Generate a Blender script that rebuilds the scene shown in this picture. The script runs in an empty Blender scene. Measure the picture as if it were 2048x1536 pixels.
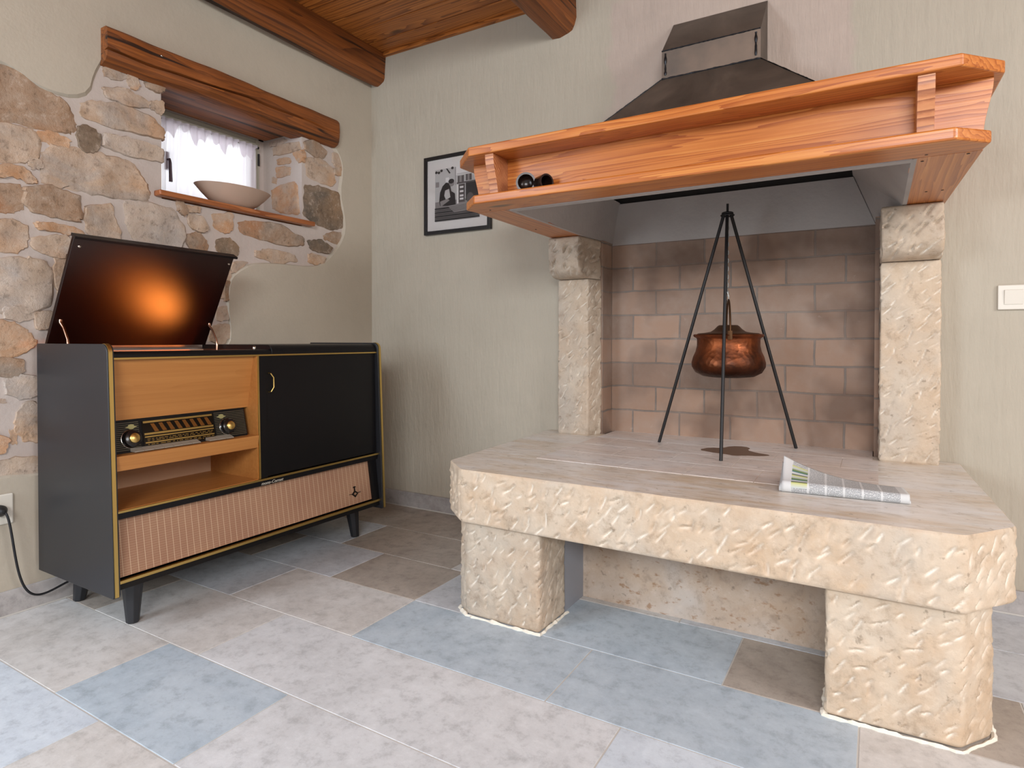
import bpy, bmesh, math, random
import numpy as np
from mathutils import Matrix, Vector
from mathutils.geometry import tessellate_polygon

# ------------------------------------------------------------------ camera
C = bpy.context.scene.collection
SC = bpy.context.scene
CAM = np.array([2.435, -2.572, 0.9]); FPX, PX, PY = 1230.8, 1024.0, 696.4
def rot(yaw, pitch, roll):
    f = np.array([math.sin(yaw)*math.cos(pitch), math.cos(yaw)*math.cos(pitch), math.sin(pitch)])
    r = np.cross(f, [0, 0, 1]); r /= np.linalg.norm(r); u = np.cross(r, f)
    c, s = math.cos(roll), math.sin(roll)
    return np.stack([c*r+s*u, -s*r+c*u, -f], 1)
RC = rot(-0.534269, -0.0129923, 0.0006258)
cd = bpy.data.cameras.new('camera'); cam = bpy.data.objects.new('camera', cd); C.objects.link(cam)
cd.sensor_width = 36.0; cd.lens = FPX/2048*36; cd.shift_y = (PY-768)/2048; cd.clip_start = 0.02
cam.matrix_world = Matrix([[*RC[0], CAM[0]], [*RC[1], CAM[1]], [*RC[2], CAM[2]], [0, 0, 0, 1]])
SC.camera = cam
def bp(x, y, ax, v):                      # where the sight line of a photo pixel meets a wall plane
    d = RC @ np.array([(x-PX)/FPX, -(y-PY)/FPX, -1.0]); t = (v-CAM[ax])/d[ax]
    return CAM+t*d

# ------------------------------------------------------------------ light
SC.view_settings.view_transform = 'Standard'; SC.view_settings.look = 'None'
SC.view_settings.gamma = 1.0; SC.view_settings.use_curve_mapping = False
SC.view_settings.exposure = 0.0
w = bpy.data.worlds.new('daylight'); SC.world = w; w.use_nodes = True
w.node_tree.nodes['Background'].inputs[0].default_value = (0.93, 0.97, 1.0, 1)
w.node_tree.nodes['Background'].inputs[1].default_value = 2.2
def area(name, loc, rotd, sx, sy, e, col):
    l = bpy.data.lights.new(name, 'AREA'); l.shape = 'RECTANGLE'; l.size = sx; l.size_y = sy; l.energy = e; l.color = col
    o = bpy.data.objects.new(name, l); C.objects.link(o); o.location = loc; o.rotation_euler = [math.radians(a) for a in rotd]
    return o
# daylight panel added at the solid left wall for floor falloff, a window in the front wall, a window in the right wall
d = area('left_fill_daylight', (0.08, -3.35, 1.35), (0, 0, 0), 1.0, 1.7, 78, (0.76, 0.88, 1.0))
d.rotation_euler = Vector((0.60, 0.68, -0.42)).to_track_quat('-Z', 'Z').to_euler()
area('front_window_daylight', (3.4, -4.72, 2.08), (54, 0, 6), 1.7, 0.7, 122, (0.92, 0.96, 1.0))
area('right_window_daylight', (4.98, -2.0, 2.0), (55, 0, 90), 1.4, 0.8, 57, (0.97, 0.98, 1.0))
pl = bpy.data.lights.new('console_bulb', 'POINT'); pl.energy = 14.5; pl.color = (1.0, 0.27, 0.045); pl.shadow_soft_size = 0.025
po = bpy.data.objects.new('console_bulb', pl); C.objects.link(po); po.location = (0.321, -1.090, 0.80)

# ------------------------------------------------------------------ nodes
def lin(c):
    return tuple(((v/255)/12.92 if v/255 <= 0.04045 else (((v/255)+0.055)/1.055)**2.4) for v in c)+(1.0,)
class NT:
    def __init__(s, name):
        s.m = bpy.data.materials.new(name); s.m.use_nodes = True; s.t = s.m.node_tree
        s.b = s.t.nodes['Principled BSDF']
        s.co = s.n('ShaderNodeTexCoord').outputs['Object']
    def n(s, ty, ins=None, **pr):
        k = s.t.nodes.new(ty)
        for a, v in pr.items(): setattr(k, a, v)
        for a, v in (ins or {}).items(): s.set(k.inputs[a], v)
        return k
    def set(s, sock, v):
        if isinstance(v, bpy.types.NodeSocket): s.t.links.new(v, sock)
        else: sock.default_value = v
    def map(s, sc, loc=(0, 0, 0), rt=(0, 0, 0), vec=None):
        return s.n('ShaderNodeMapping', {'Vector': vec or s.co, 'Scale': sc, 'Location': loc, 'Rotation': rt}).outputs[0]
    def noise(s, scale, detail=4, rough=0.55, vec=None, dist=0.0):
        return s.n('ShaderNodeTexNoise', {'Vector': vec or s.co, 'Scale': scale, 'Detail': detail, 'Roughness': rough, 'Distortion': dist}).outputs['Fac']
    def ramp(s, fac, stops):
        k = s.n('ShaderNodeValToRGB', {'Fac': fac}); e = k.color_ramp.elements
        while len(e) < len(stops): e.new(0.5)
        for i, (p, c) in enumerate(stops):
            e[i].position = p; e[i].color = c if len(c) == 4 else tuple(c)+(1,)
        return k.outputs[0]
    def rg(s, fac, a, b):
        return s.n('ShaderNodeMapRange', {'Value': fac, 'From Min': a, 'From Max': b}).outputs[0]
    def mix(s, f, a, b, mode='MIX'):
        k = s.n('ShaderNodeMix', data_type='RGBA', blend_type=mode)
        s.set(k.inputs[0], f); s.set(k.inputs[6], a); s.set(k.inputs[7], b)
        return k.outputs[2]
    def mth(s, op, a, b=0.0):
        k = s.n('ShaderNodeMath', operation=op); s.set(k.inputs[0], a); s.set(k.inputs[1], b); return k.outputs[0]
    def attr(s, name):
        return s.n('ShaderNodeAttribute', attribute_name=name)
    def out(s, col=None, rough=0.6, metal=0.0, bump=None, bs=0.3, bd=0.01, **kw):
        if col is not None: s.set(s.b.inputs['Base Color'], col)
        s.set(s.b.inputs['Roughness'], rough); s.set(s.b.inputs['Metallic'], metal)
        for a, v in kw.items(): s.set(s.b.inputs[a.replace('_', ' ')], v)
        if bump is not None:
            k = s.n('ShaderNodeBump', {'Height': bump, 'Strength': bs, 'Distance': bd}); s.t.links.new(k.outputs[0], s.b.inputs['Normal'])
        return s.m
def plain(name, c, rough=0.5, metal=0.0, **kw):
    return NT(name).out(lin(c), rough, metal, **kw)
def wood(name, dark, mid, light, axis, cross=150, along=2.0, rough=0.4, knots=0.0, band=7, bs=0.15, crack=0.0, coat=0.0, ring=0.016, rings=0.55):
    t = NT(name); sc = [cross]*3; sc[axis] = along; v = t.map(sc)
    sc2 = [band]*3; sc2[axis] = 0.5; v2 = t.map(sc2, (3.1, 1.7, 5.3))
    fine = t.noise(1.0, 5, 0.65, v, 0.4); big = t.noise(1.0, 3, 0.5, v2, 0.6)
    sx = t.n('ShaderNodeSeparateXYZ', {'Vector': t.co}); o = [i for i in range(3) if i != axis]
    kd = None; ph = t.mth('ADD', sx.outputs[o[0]], t.mth('MULTIPLY', sx.outputs[o[1]], 0.8))
    if knots:
        sk = [5.5]*3; sk[axis] = 1.9
        kd = t.n('ShaderNodeTexVoronoi', {'Vector': t.map(sk, (0.37, 0.61, 0.23)), 'Scale': 1.0}).outputs['Distance']
        ph = t.mth('ADD', ph, t.mth('MULTIPLY', t.rg(kd, 0.55, 0.0), 0.05))
    ph = t.mth('ADD', t.mth('MULTIPLY', ph, 1/ring), t.mth('MULTIPLY', big, 9.0))
    w_ = t.mth('POWER', t.mth('FRACT', ph), 1.7)          # early wood fading into a dark late-wood line
    f = t.mth('ADD', t.mth('ADD', t.mth('MULTIPLY', fine, 0.42), t.mth('MULTIPLY', big, 0.30)), t.mth('MULTIPLY', t.mth('SUBTRACT', 0.42, w_), rings*0.42))
    col = t.ramp(f, [(0.20, lin(dark)), (0.42, lin(mid)), (0.62, lin(light))])
    if knots:
        col = t.mix(t.mth('MULTIPLY', t.rg(kd, 0.11, 0.05), knots), col, lin([c*0.35 for c in dark]))
    if crack:
        sk = [30]*3; sk[axis] = 0.9
        q = t.noise(1.0, 2, 0.5, t.map(sk, (9, 4, 2)), 0.6)
        col = t.mix(t.mth('MULTIPLY', t.rg(q, 0.41, 0.35), crack), col, lin([c*0.2 for c in dark]))
    return t.out(col, rough, 0, f, bs, 0.004, Coat_Weight=coat, Coat_Roughness=0.2)
def plaster(name, c, c2, rough=0.85, vert=False, bs=0.35, patch=None):
    t = NT(name); n1 = t.noise(1.3, 4, 0.6); n2 = t.noise(6, 5, 0.6)
    col = t.mix(t.rg(n1, 0.35, 0.7), lin(c), lin(c2))
    col = t.mix(t.mth('MULTIPLY', t.rg(n2, 0.5, 0.75), 0.25), col, lin([x*0.93 for x in c2]))
    b = t.noise(1.0, 5, 0.6, t.map((95, 95, 18) if vert else (60, 60, 60)))
    b2 = t.noise(1.0, 3, 0.5, t.map((40, 40, 7) if vert else (14, 14, 14), (4, 1, 7)))
    b = t.mth('ADD', t.mth('MULTIPLY', b, 0.6), b2)
    if patch:                                   # newer, pinker repair plaster round the hood
        x0, x1, z0, z1, pc = patch
        sp = t.n('ShaderNodeSeparateXYZ', {'Vector': t.co})
        wob = t.mth('MULTIPLY', t.mth('SUBTRACT', t.noise(3.2, 5, 0.6), 0.5), 0.34)
        dx = t.mth('SUBTRACT', (x1-x0)/2, t.mth('ABSOLUTE', t.mth('SUBTRACT', sp.outputs[0], (x0+x1)/2)))
        dz = t.mth('SUBTRACT', (z1-z0)/2, t.mth('ABSOLUTE', t.mth('SUBTRACT', sp.outputs[2], (z0+z1)/2)))
        d = t.mth('ADD', t.mth('MINIMUM', dx, dz), wob)
        col = t.mix(t.rg(d, -0.01, 0.03), col, t.mix(t.rg(n2, 0.4, 0.7), lin(pc), lin([x*0.95 for x in pc])))
    return t.out(col, rough, 0, b, bs, 0.004)
def limestone(name, base, warm, grey, rough=0.8, streak=None, bs=0.35, spots=0, chipc=(242, 236, 224)):
    t = NT(name)
    if streak: v = t.map(streak)
    else: v = t.co
    n1 = t.noise(5.0, 6, 0.65, v, 0.5); n2 = t.noise(22, 6, 0.7, v); n3 = t.noise(2.6, 4, 0.6, t.map((1, 1, 1), (5, 2, 8), vec=v), 0.4)
    col = t.mix(t.rg(n1, 0.36, 0.66), lin(base), lin(warm))
    col = t.mix(t.rg(n3, 0.46, 0.68), col, lin(grey))
    col = t.mix(t.mth('MULTIPLY', t.rg(n2, 0.52, 0.68), 0.6), col, lin([c*0.80 for c in warm]))
    col = t.mix(t.mth('MULTIPLY', t.rg(n2, 0.44, 0.30), 0.5), col, lin([min(255, c*1.08) for c in base]))
    pit = t.rg(t.noise(48, 3, 0.5, t.map((1, 1, 1), (2, 9, 4))), 0.66, 0.72)
    col = t.mix(t.mth('MULTIPLY', pit, 0.5), col, lin([c*0.62 for c in warm]))
    if spots: col = t.mix(t.mth('MULTIPLY', t.rg(t.noise(24, 4, 0.6, t.map((1, 1, 1.7), (6, 1, 3))), 0.60, 0.68), 0.75), col, lin((150, 112, 78)))
    ch = t.attr('chip').outputs['Fac']
    col = t.mix(t.mth('MULTIPLY', ch, 0.95), col, lin(chipc))
    b = t.mth('ADD', t.noise(60, 5, 0.6), t.mth('MULTIPLY', t.noise(18, 4, 0.6), 1.2))
    return t.out(col, rough, 0, b, bs, 0.004)

# ------------------------------------------------------------------ mesh builder
class M:
    def __init__(s): s.V = []; s.F = []; s.I = []; s.cur = 0; s.at = None; s.uv = None
    def mat(s, i): s.cur = i; return s
    def add(s, vs, fs, mi=None):
        o = len(s.V); s.V += [tuple(v) for v in vs]; s.F += [tuple(i+o for i in f) for f in fs]
        s.I += [s.cur if mi is None else mi]*len(fs); return s
    def box(s, x0, x1, y0, y1, z0, z1):
        v = [(x, y, z) for x in (x0, x1) for y in (y0, y1) for z in (z0, z1)]
        return s.add(v, [(0, 1, 3, 2), (4, 6, 7, 5), (0, 4, 5, 1), (2, 3, 7, 6), (0, 2, 6, 4), (1, 5, 7, 3)])
    def hexa(s, a, b):                          # bottom quad a, top quad b
        return s.add(list(a)+list(b), [(3, 2, 1, 0), (4, 5, 6, 7), (0, 1, 5, 4), (1, 2, 6, 5), (2, 3, 7, 6), (3, 0, 4, 7)])
    def prism(s, poly, ax, a0, a1):             # polygon in the two other axes, extruded along ax
        def p(q, a): l = list(q); l.insert(ax, a); return tuple(l)
        n = len(poly); v = [p(q, a0) for q in poly]+[p(q, a1) for q in poly]
        f = [tuple(range(n))[::-1], tuple(range(n, 2*n))]+[(i, (i+1) % n, n+(i+1) % n, n+i) for i in range(n)]
        return s.add(v, f)
    def tube(s, pts, r, n=10, closed=False):
        pts = [np.array(p, float) for p in pts]; m = len(pts); rs = r if hasattr(r, '__len__') else [r]*m
        V = []; up = None
        for i, p in enumerate(pts):
            a = pts[(i-1) % m] if (closed or i > 0) else p; b = pts[(i+1) % m] if (closed or i < m-1) else p
            d = b-a; d = d/(np.linalg.norm(d)+1e-9)
            if up is None:
                up = np.array([0, 0, 1.0]) if abs(d[2]) < 0.9 else np.array([1.0, 0, 0])
            e = up-d*(up@d); e /= np.linalg.norm(e); up = e; g = np.cross(d, e)
            for k in range(n):
                t = 2*math.pi*k/n; V.append(p+rs[i]*(math.cos(t)*e+math.sin(t)*g))
        F = []
        for i in range(m if closed else m-1):
            for k in range(n):
                j = (i+1) % m; F.append((i*n+k, i*n+(k+1) % n, j*n+(k+1) % n, j*n+k))
        if not closed: F += [tuple(range(n))[::-1], tuple(range((m-1)*n, m*n))]
        return s.add(V, F)
    def lathe(s, prof, c, n=48, ax=2, sq=(1, 1)):
        V = []; F = []; m = len(prof)
        for r, h in prof:
            for k in range(n):
                t = 2*math.pi*k/n; q = [r*math.cos(t)*sq[0], r*math.sin(t)*sq[1]]; q.insert(ax, h); V.append(np.array(q)+np.array(c))
        for i in range(m-1):
            for k in range(n): F.append((i*n+k, i*n+(k+1) % n, (i+1)*n+(k+1) % n, (i+1)*n+k))
        F += [tuple(range(n))[::-1], tuple(range((m-1)*n, m*n))]
        return s.add(V, F)
    def grid(s, fn, nu, nv, closeu=False):
        V = [fn(i/(nu if closeu else nu-1), j/(nv-1)) for i in range(nu) for j in range(nv)]
        F = [(i*nv+j, ((i+1) % nu)*nv+j, ((i+1) % nu)*nv+j+1, i*nv+j+1) for i in range(nu if closeu else nu-1) for j in range(nv-1)]
        return s.add(V, F)
WL = {}
def link(name, data, parent, org):
    o = bpy.data.objects.new(name, data); C.objects.link(o); WL[o] = np.array(org, float)
    if parent is not None: o.parent = parent; o.location = tuple(WL[o]-WL[parent])
    else: o.location = tuple(org)
    return o
def obj(name, m, mats, parent=None, bev=0.0, smooth=None, org=None, label=None, segs=2):
    V = np.array(m.V, float)
    if org is None: org = [(V[:, 0].min()+V[:, 0].max())/2, (V[:, 1].min()+V[:, 1].max())/2, V[:, 2].min()]
    me = bpy.data.meshes.new(name); me.from_pydata([tuple(v) for v in V-np.array(org)], [], m.F)
    for x in (mats if isinstance(mats, (list, tuple)) else [mats]): me.materials.append(x)
    me.polygons.foreach_set('material_index', m.I)
    if m.at is not None:
        a = me.attributes.new('chip', 'FLOAT', 'POINT'); a.data.foreach_set('value', np.array(m.at, 'f'))
    if m.uv is not None:
        ul = me.uv_layers.new(name='UVMap')
        ul.data.foreach_set('uv', np.array([m.uv[l.vertex_index] for l in me.loops], 'f').ravel())
    b = bmesh.new(); b.from_mesh(me); bmesh.ops.recalc_face_normals(b, faces=b.faces); b.to_mesh(me); b.free()
    if smooth is not None:
        me.polygons.foreach_set('use_smooth', [True]*len(me.polygons)); me.set_sharp_from_angle(angle=math.radians(smooth))
    o = link(name, me, parent, org)
    if bev:
        k = o.modifiers.new('edge', 'BEVEL'); k.width = bev; k.segments = segs; k.limit_method = 'ANGLE'; k.angle_limit = math.radians(40)
        k.harden_normals = False
    if label: o['label'] = label
    return o
def thing(name, org, label, cat, group=None):
    o = link(name, None, None, org); return tag(o, label, cat, group)
def tag(o, label, cat, group=None):
    o['label'] = label; o['category'] = cat
    if group: o['group'] = group
    return o
def struct(name, m, mats, parent=None, **k):
    o = obj(name, m, mats, parent, **k)
    if parent is None: o['kind'] = 'structure'
    return o
def text_mesh(name, s, size, mat, parent, origin, xdir, ydir, depth=0.0006, shear=0.3):
    cu = bpy.data.curves.new('tmp', 'FONT'); cu.body = s; cu.size = size; cu.extrude = depth; cu.shear = shear; cu.resolution_u = 3
    to = bpy.data.objects.new('tmp', cu); C.objects.link(to); bpy.context.view_layer.update()
    me = bpy.data.meshes.new_from_object(to.evaluated_get(bpy.context.evaluated_depsgraph_get()))
    bpy.data.objects.remove(to)
    X = Vector(xdir).normalized(); Y = Vector(ydir).normalized(); Z = X.cross(Y)
    m = M(); P = [Vector(origin)+X*v.co.x+Y*v.co.y+Z*v.co.z for v in me.vertices]
    m.add([tuple(p) for p in P], [tuple(p.vertices) for p in me.polygons]); bpy.data.meshes.remove(me)
    return obj(name, m, mat, parent)
R0 = random.Random(7)

# ------------------------------------------------------------------ materials
plaster_left = plaster('lime_plaster', (187, 177, 160), (178, 168, 152))
plaster_back = plaster('brushed_plaster', (182, 173, 157), (174, 165, 149), vert=True, bs=0.85, patch=(1.40, 2.36, 1.2, 2.40, (186, 170, 158)))
mortar = plaster('pale_mortar', (194, 183, 175), (187, 174, 166), bs=0.6)
funnel_mat = plaster('grey_white_render', (176, 170, 166), (156, 149, 145), bs=0.5)
def fieldstone(n, a, b, c, d):
    t = NT('fieldstone_'+n); n1 = t.noise(9, 6, 0.7, dist=0.5); n2 = t.noise(5, 4, 0.6, t.map((1, 1, 1.6), (4, 7, 1)), 0.6); n3 = t.noise(38, 6, 0.75); n4 = t.noise(3.2, 3, 0.5, t.map((1, 1, 1), (8, 3, 5)))
    col = t.mix(t.rg(n1, 0.34, 0.64), lin(a), lin(b)); col = t.mix(t.mth('MULTIPLY', t.rg(n2, 0.50, 0.64), 0.85), col, lin(c))
    col = t.mix(t.mth('MULTIPLY', t.rg(n4, 0.56, 0.66), 0.8), col, lin(d))
    col = t.mix(t.mth('MULTIPLY', t.rg(n3, 0.54, 0.70), 0.75), col, lin([x*0.66 for x in b]))
    col = t.mix(t.mth('MULTIPLY', t.rg(n3, 0.46, 0.32), 0.5), col, lin((202, 186, 170)))
    return t.out(col, 0.85, 0, t.mth('ADD', n3, t.mth('MULTIPLY', n1, 1.5)), 0.7, 0.006)
STONE = [fieldstone('tan', (190, 170, 152), (180, 152, 126), (166, 152, 140), (192, 154, 120)), fieldstone('orange', (190, 164, 140), (188, 144, 106), (178, 158, 140), (190, 136, 94)),
    fieldstone('pale', (192, 176, 162), (182, 162, 144), (174, 164, 156), (190, 166, 142)), fieldstone('brown', (170, 148, 128), (154, 122, 94), (146, 132, 118), (172, 122, 84)), fieldstone('dark', (140, 122, 104), (116, 96, 76), (98, 90, 80), (152, 124, 96))]
hearth_stone = limestone('pecked_limestone', (204, 188, 168), (194, 168, 140), (190, 178, 163), bs=0.5)
hearth_stone2 = limestone('pecked_limestone_grey', (196, 182, 164), (182, 158, 134), (172, 162, 150), bs=0.6)
slab_top = limestone('worn_stone_top', (226, 222, 217), (204, 184, 158), (224, 222, 220), rough=0.32, streak=(0.8, 2.6, 1), bs=0.08)
infill_mat = limestone('worn_firebrick', (222, 212, 206), (212, 196, 184), (220, 217, 215), rough=0.36, streak=(0.8, 2.2, 1), bs=0.1)
pine = dict(dark=(150, 76, 27), mid=(188, 112, 50), light=(208, 142, 73))
pine_x = wood('varnished_pine_long', axis=0, rough=0.34, knots=0.75, cross=150, along=2.2, band=16, coat=0.04, **pine)
pine_y = wood('varnished_pine_deep', axis=1, rough=0.3, cross=150, along=2.2, band=16, coat=0.04, **pine)
pine_z = wood('varnished_pine_end', (140, 78, 44), (186, 120, 76), (204, 144, 98), 0, cross=60, along=20, band=6, rough=0.4, ring=0.010, rings=1.0)
old_y = wood('old_beam_wood', (60, 28, 9), (140, 78, 30), (190, 118, 56), 1, cross=105, along=2.0, ring=0.05, rings=0.28, rough=0.55, knots=0.9, bs=0.6, crack=0.9)
ceil_wood = wood('ceiling_board', (112, 58, 18), (172, 102, 42), (204, 134, 66), 0, cross=110, along=2.0, ring=0.02, rough=0.45, knots=0.8, band=9)
sill_wood = wood('sill_pine', (130, 72, 38), (168, 102, 60), (190, 128, 82), 1, cross=90, rough=0.35)
black_lac = plain('black_lacquer', (15, 14, 16), 0.36, Specular_IOR_Level=0.28)
black_side = plain('black_satin', (36, 37, 41), 0.38)
lt = NT('brown_gloss_lacquer'); g1 = lt.n('ShaderNodeBsdfAnisotropic', {'Color': (1, 1, 1, 1), 'Roughness': 0.37}, distribution='BECKMANN'); g2 = lt.n('ShaderNodeBsdfDiffuse', {'Color': lin((26, 11, 9))})
g3 = lt.n('ShaderNodeMixShader', {'Fac': 0.065, 1: g2.outputs[0], 2: g1.outputs[0]}); lt.t.links.new(g3.outputs[0], lt.t.nodes['Material Output'].inputs[0]); lid_brown = lt.m
brass = plain('brass_trim', (214, 182, 110), 0.34, 1.0)
brass_dull = plain('dull_brass', (166, 136, 78), 0.4, 0.9)
maple = wood('light_veneer', (164, 106, 52), (182, 124, 66), (194, 140, 80), 1, cross=70, along=1.0, band=9, rings=0.15, ring=0.05, rough=0.4, bs=0.04)
card = plain('pink_hardboard', (188, 148, 118), 0.75)
iron = plain('black_iron', (34, 32, 33), 0.5, 0.3)
chrome = plain('chrome', (200, 196, 190), 0.2, 1.0)
white_p = plain('white_plastic', (214, 208, 196), 0.4)
steel = (lambda t: t.out(t.ramp(t.noise(4, 5, 0.6, dist=0.6), [(0.3, lin((78, 71, 64))), (0.55, lin((104, 95, 86))), (0.75, lin((130, 118, 106)))]), 0.46, 0.5, t.noise(20, 4), 0.06, 0.004))(NT('mill_scale_steel'))
steel_b = (lambda t: t.out(t.ramp(t.noise(5, 4, 0.6), [(0.3, lin((112, 105, 98))), (0.7, lin((148, 132, 118)))]), 0.42, 0.5))(NT('bare_steel_plate'))
weld = plain('weld_bead', (52, 54, 58), 0.35, 0.9)

# ------------------------------------------------------------------ setting
# floor: stone tiles in courses along x (depth of each course, joints along it, tone of each tile)
TONES = [((214, 216, 219), (196, 197, 199)), ((187, 199, 209), (168, 182, 194)), ((211, 209, 207), (192, 188, 184)), ((178, 168, 158), (156, 146, 137)), ((198, 202, 207), (180, 183, 189)), ((208, 217, 226), (190, 199, 210))]
def tile_mat(i, a, b):
    t = NT('floor_tile_%s' % ('pale', 'blue', 'buff', 'brown', 'grey', 'silver')[i]); n = t.noise(4.5, 6, 0.7, dist=0.6); n2 = t.noise(20, 7, 0.75); n3 = t.noise(70, 4, 0.7)
    col = t.mix(t.rg(n, 0.35, 0.7), lin(a), lin(b))
    col = t.mix(t.mth('MULTIPLY', t.rg(n2, 0.50, 0.66), 0.55), col, lin([c*0.80 for c in b]))
    col = t.mix(t.mth('MULTIPLY', t.rg(n2, 0.46, 0.34), 0.4), col, lin([min(250, c*1.07) for c in a]))
    return t.out(col, t.rg(n2, -0.6, 1.5), 0, t.mth('ADD', n2, n3), 0.12, 0.003)
tiles = [tile_mat(i, *c) for i, c in enumerate(TONES)]
grout = plain('pale_grout', (196, 192, 186), 0.8)
m = M().mat(6); m.box(-0.02, 5.2, -5.0, 0.0, -0.05, -0.0015)
courses = [(-0.32, 0.0, [(0.9, 3), (1.6, 2), (2.3, 0), (3.4, 4), (5.2, 0)]), (-0.62, -0.32, [(0.4, 4), (1.0, 3), (1.9, 2), (2.9, 4), (4, 0), (5.2, 2)]),
    (-0.92, -0.62, [(0.19, 3), (0.655, 4), (1.065, 3), (1.545, 4), (2.095, 1), (2.75, 3), (3.6, 0), (5.2, 2)]),
    (-1.22, -0.92, [(0.477, 4), (1.066, 2), (1.73, 1), (2.407, 1), (3.1, 2), (4.2, 0), (5.2, 4)]),
    (-1.525, -1.22, [(0.195, 3), (0.77, 2), (1.93, 0), (2.9, 5), (4.0, 2), (5.2, 0)]),
    (-1.825, -1.525, [(0.635, 2), (1.158, 1), (2.25, 0), (3.3, 2), (4.4, 4), (5.2, 0)]),
    (-2.125, -1.825, [(0.86, 5), (1.55, 2), (2.6, 0), (3.4, 1), (5.2, 0)])]
y = -2.125
while y > -5.0:
    courses.append((y-0.3, y, [(x+R0.uniform(-.2, .2) if x < 5.2 else 5.2, R0.choice([0, 2, 4, 5, 1])) for x in (0.7, 1.5, 2.4, 3.3, 4.3, 5.2)])); y -= 0.3
for y0, y1, js in courses:
    x0 = -0.02
    for x1, k in js:
        g = 0.002; m.mat(k).box(x0+g, x1-g, max(y0, -5)+g, y1-g, -0.02, 0.0); x0 = x1
struct('floor', m, tiles+[grout], bev=0.0008, segs=1)

# ceiling: boards across beams
m = M(); y = 0.0
while y > -5.0:
    m.box(-0.02, 5.2, max(y-0.128, -5.0), y-0.003, 2.470, 2.492); y -= 0.130
m.mat(1).box(-0.02, 5.2, -5.0, 0.0, 2.480, 2.55)
m.mat(0).box(0.0, 5.2, -0.022, 0.0, 2.452, 2.4705)
struct('ceiling', m, [ceil_wood, plain('board_gap', (40, 22, 10), 0.8)], bev=0.002, segs=1)
def beam(x0, x1, zb, label):
    ys = [-4.98+4.98*i/60 for i in range(61)]; pr = []
    rr = random.Random(int(x0*100)+5); m = M(); N = 15
    ph = [rr.uniform(0, 6) for _ in range(8)]
    def sec(yv, j):
        a = [(x0, 2.469), (x0, zb+0.03), (x0+0.006, zb+0.015), (x0+0.018, zb+0.004), (x0+0.035, zb), ((x0+x1)/2, zb-0.003), (x1-0.038, zb), (x1-0.016, zb+0.012), (x1-0.004, zb+0.034), (x1, zb+0.06), (x1, 2.469)][j]
        wv = 0.006*math.sin(yv*2.3+ph[j % 8])+0.003*math.sin(yv*7+ph[(j+3) % 8])
        return (min(max(a[0]+(wv if 3 < j < 10 else 0), 0.001 if x0 < 0.05 else -9), 9), yv, a[1]+(wv if 0 < j < 10 else 0))
    V = [sec(yv, j) for yv in ys for j in range(11)]
    F = [(i*11+j, i*11+(j+1) % 11, (i+1)*11+(j+1) % 11, (i+1)*11+j) for i in range(60) for j in range(11)]
    F += [tuple(range(11))[::-1], tuple(range(60*11, 61*11))]; m.add(V, F)
    return tag(obj('ceiling_beam', m, old_y, smooth=50), label, 'beam', 'beams under the board ceiling')
beam(0.002, 0.108, 2.312, 'dark wooden ceiling beam running along the top of the wall with the small window')
beam(1.105, 1.250, 2.305, 'dark wooden ceiling beam meeting the wall left of the steel hood')

# left wall: backing with niche, exposed stonework, plaster around it
NY0, NY1, NZ0, NZ1 = -1.170, -0.476, 1.462, 1.93
m = M()
m.box(-0.34, -0.012, -5.0, NY0, -0.05, 2.55); m.box(-0.34, -0.012, NY1, 0.12, -0.05, 2.55)
m.box(-0.34, -0.012, NY0, NY1, -0.05, NZ0); m.box(-0.34, -0.012, NY0, NY1, NZ1+0.06, 2.55)
wall_l = struct('wall_left', m, mortar)
patch = [(-330, 60), (-100, 90), (0, 119), (36, 139), (67, 164), (101, 180), (146, 191), (178, 181), (187, 146), (202, 119), (213, 100), (216, 70), (440, 165), (640, 250), (672, 296), (683, 317), (687, 344), (681, 386), (689, 427), (692, 461), (683, 488), (664, 513), (647, 530), (618, 534), (581, 530), (545, 527), (506, 529), (472, 548), (461, 565), (457, 613), (463, 657), (461, 689), (420, 740), (250, 880), (150, 935), (74, 952), (0, 957), (-100, 975), (-330, 1040)]
PP = [bp(x, y, 0, 0.0)[1:] for x, y in patch]
def chaikin(P, n):
    for _ in range(n):
        Q = []
        for i in range(len(P)):
            a, b = np.array(P[i]), np.array(P[(i+1) % len(P)]); Q += [a*0.75+b*0.25, a*0.25+b*0.75]
        P = Q
    return P
PP = chaikin(PP, 1)
ins = []
for i, p in enumerate(PP):                    # feathered inner edge of the plaster
    c = p + 0; ins.append(c)
outer = [(-5.0, -0.05), (0.0, -0.05), (0.0, 2.50), (-5.0, 2.50)]
fl = [Vector((p[0], p[1], 0)) for p in outer]; hl = [Vector((p[0], p[1], 0)) for p in PP]
tri = tessellate_polygon([fl, hl]); allp = fl+hl
m = M(); m.add([(0.0, p.x, p.y) for p in allp], [tuple(t) for t in tri])
n0 = len(fl); n = len(hl); cen = np.mean([[p.x, p.y] for p in hl], 0)
V = [(0.0, p.x, p.y) for p in hl]
for p in hl:
    d = cen-np.array([p.x, p.y]); d /= np.linalg.norm(d); V.append((-0.013, p.x+d[0]*0.014, p.y+d[1]*0.014))
m.add(V, [(i, (i+1) % n, n+(i+1) % n, n+i) for i in range(n)])
m.add([(-0.013, *o) for o in outer]+[(0.0, *o) for o in outer], [(i, (i+1) % 4, 4+(i+1) % 4, 4+i) for i in range(4)])
obj('plaster_coat', m, plaster_left, wall_l, label='smooth cream plaster coat')
Z1 = lambda s, ox, oy, L: [(x*s+ox, y*s+oy) for x, y in L]
a = 0.38086
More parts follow.
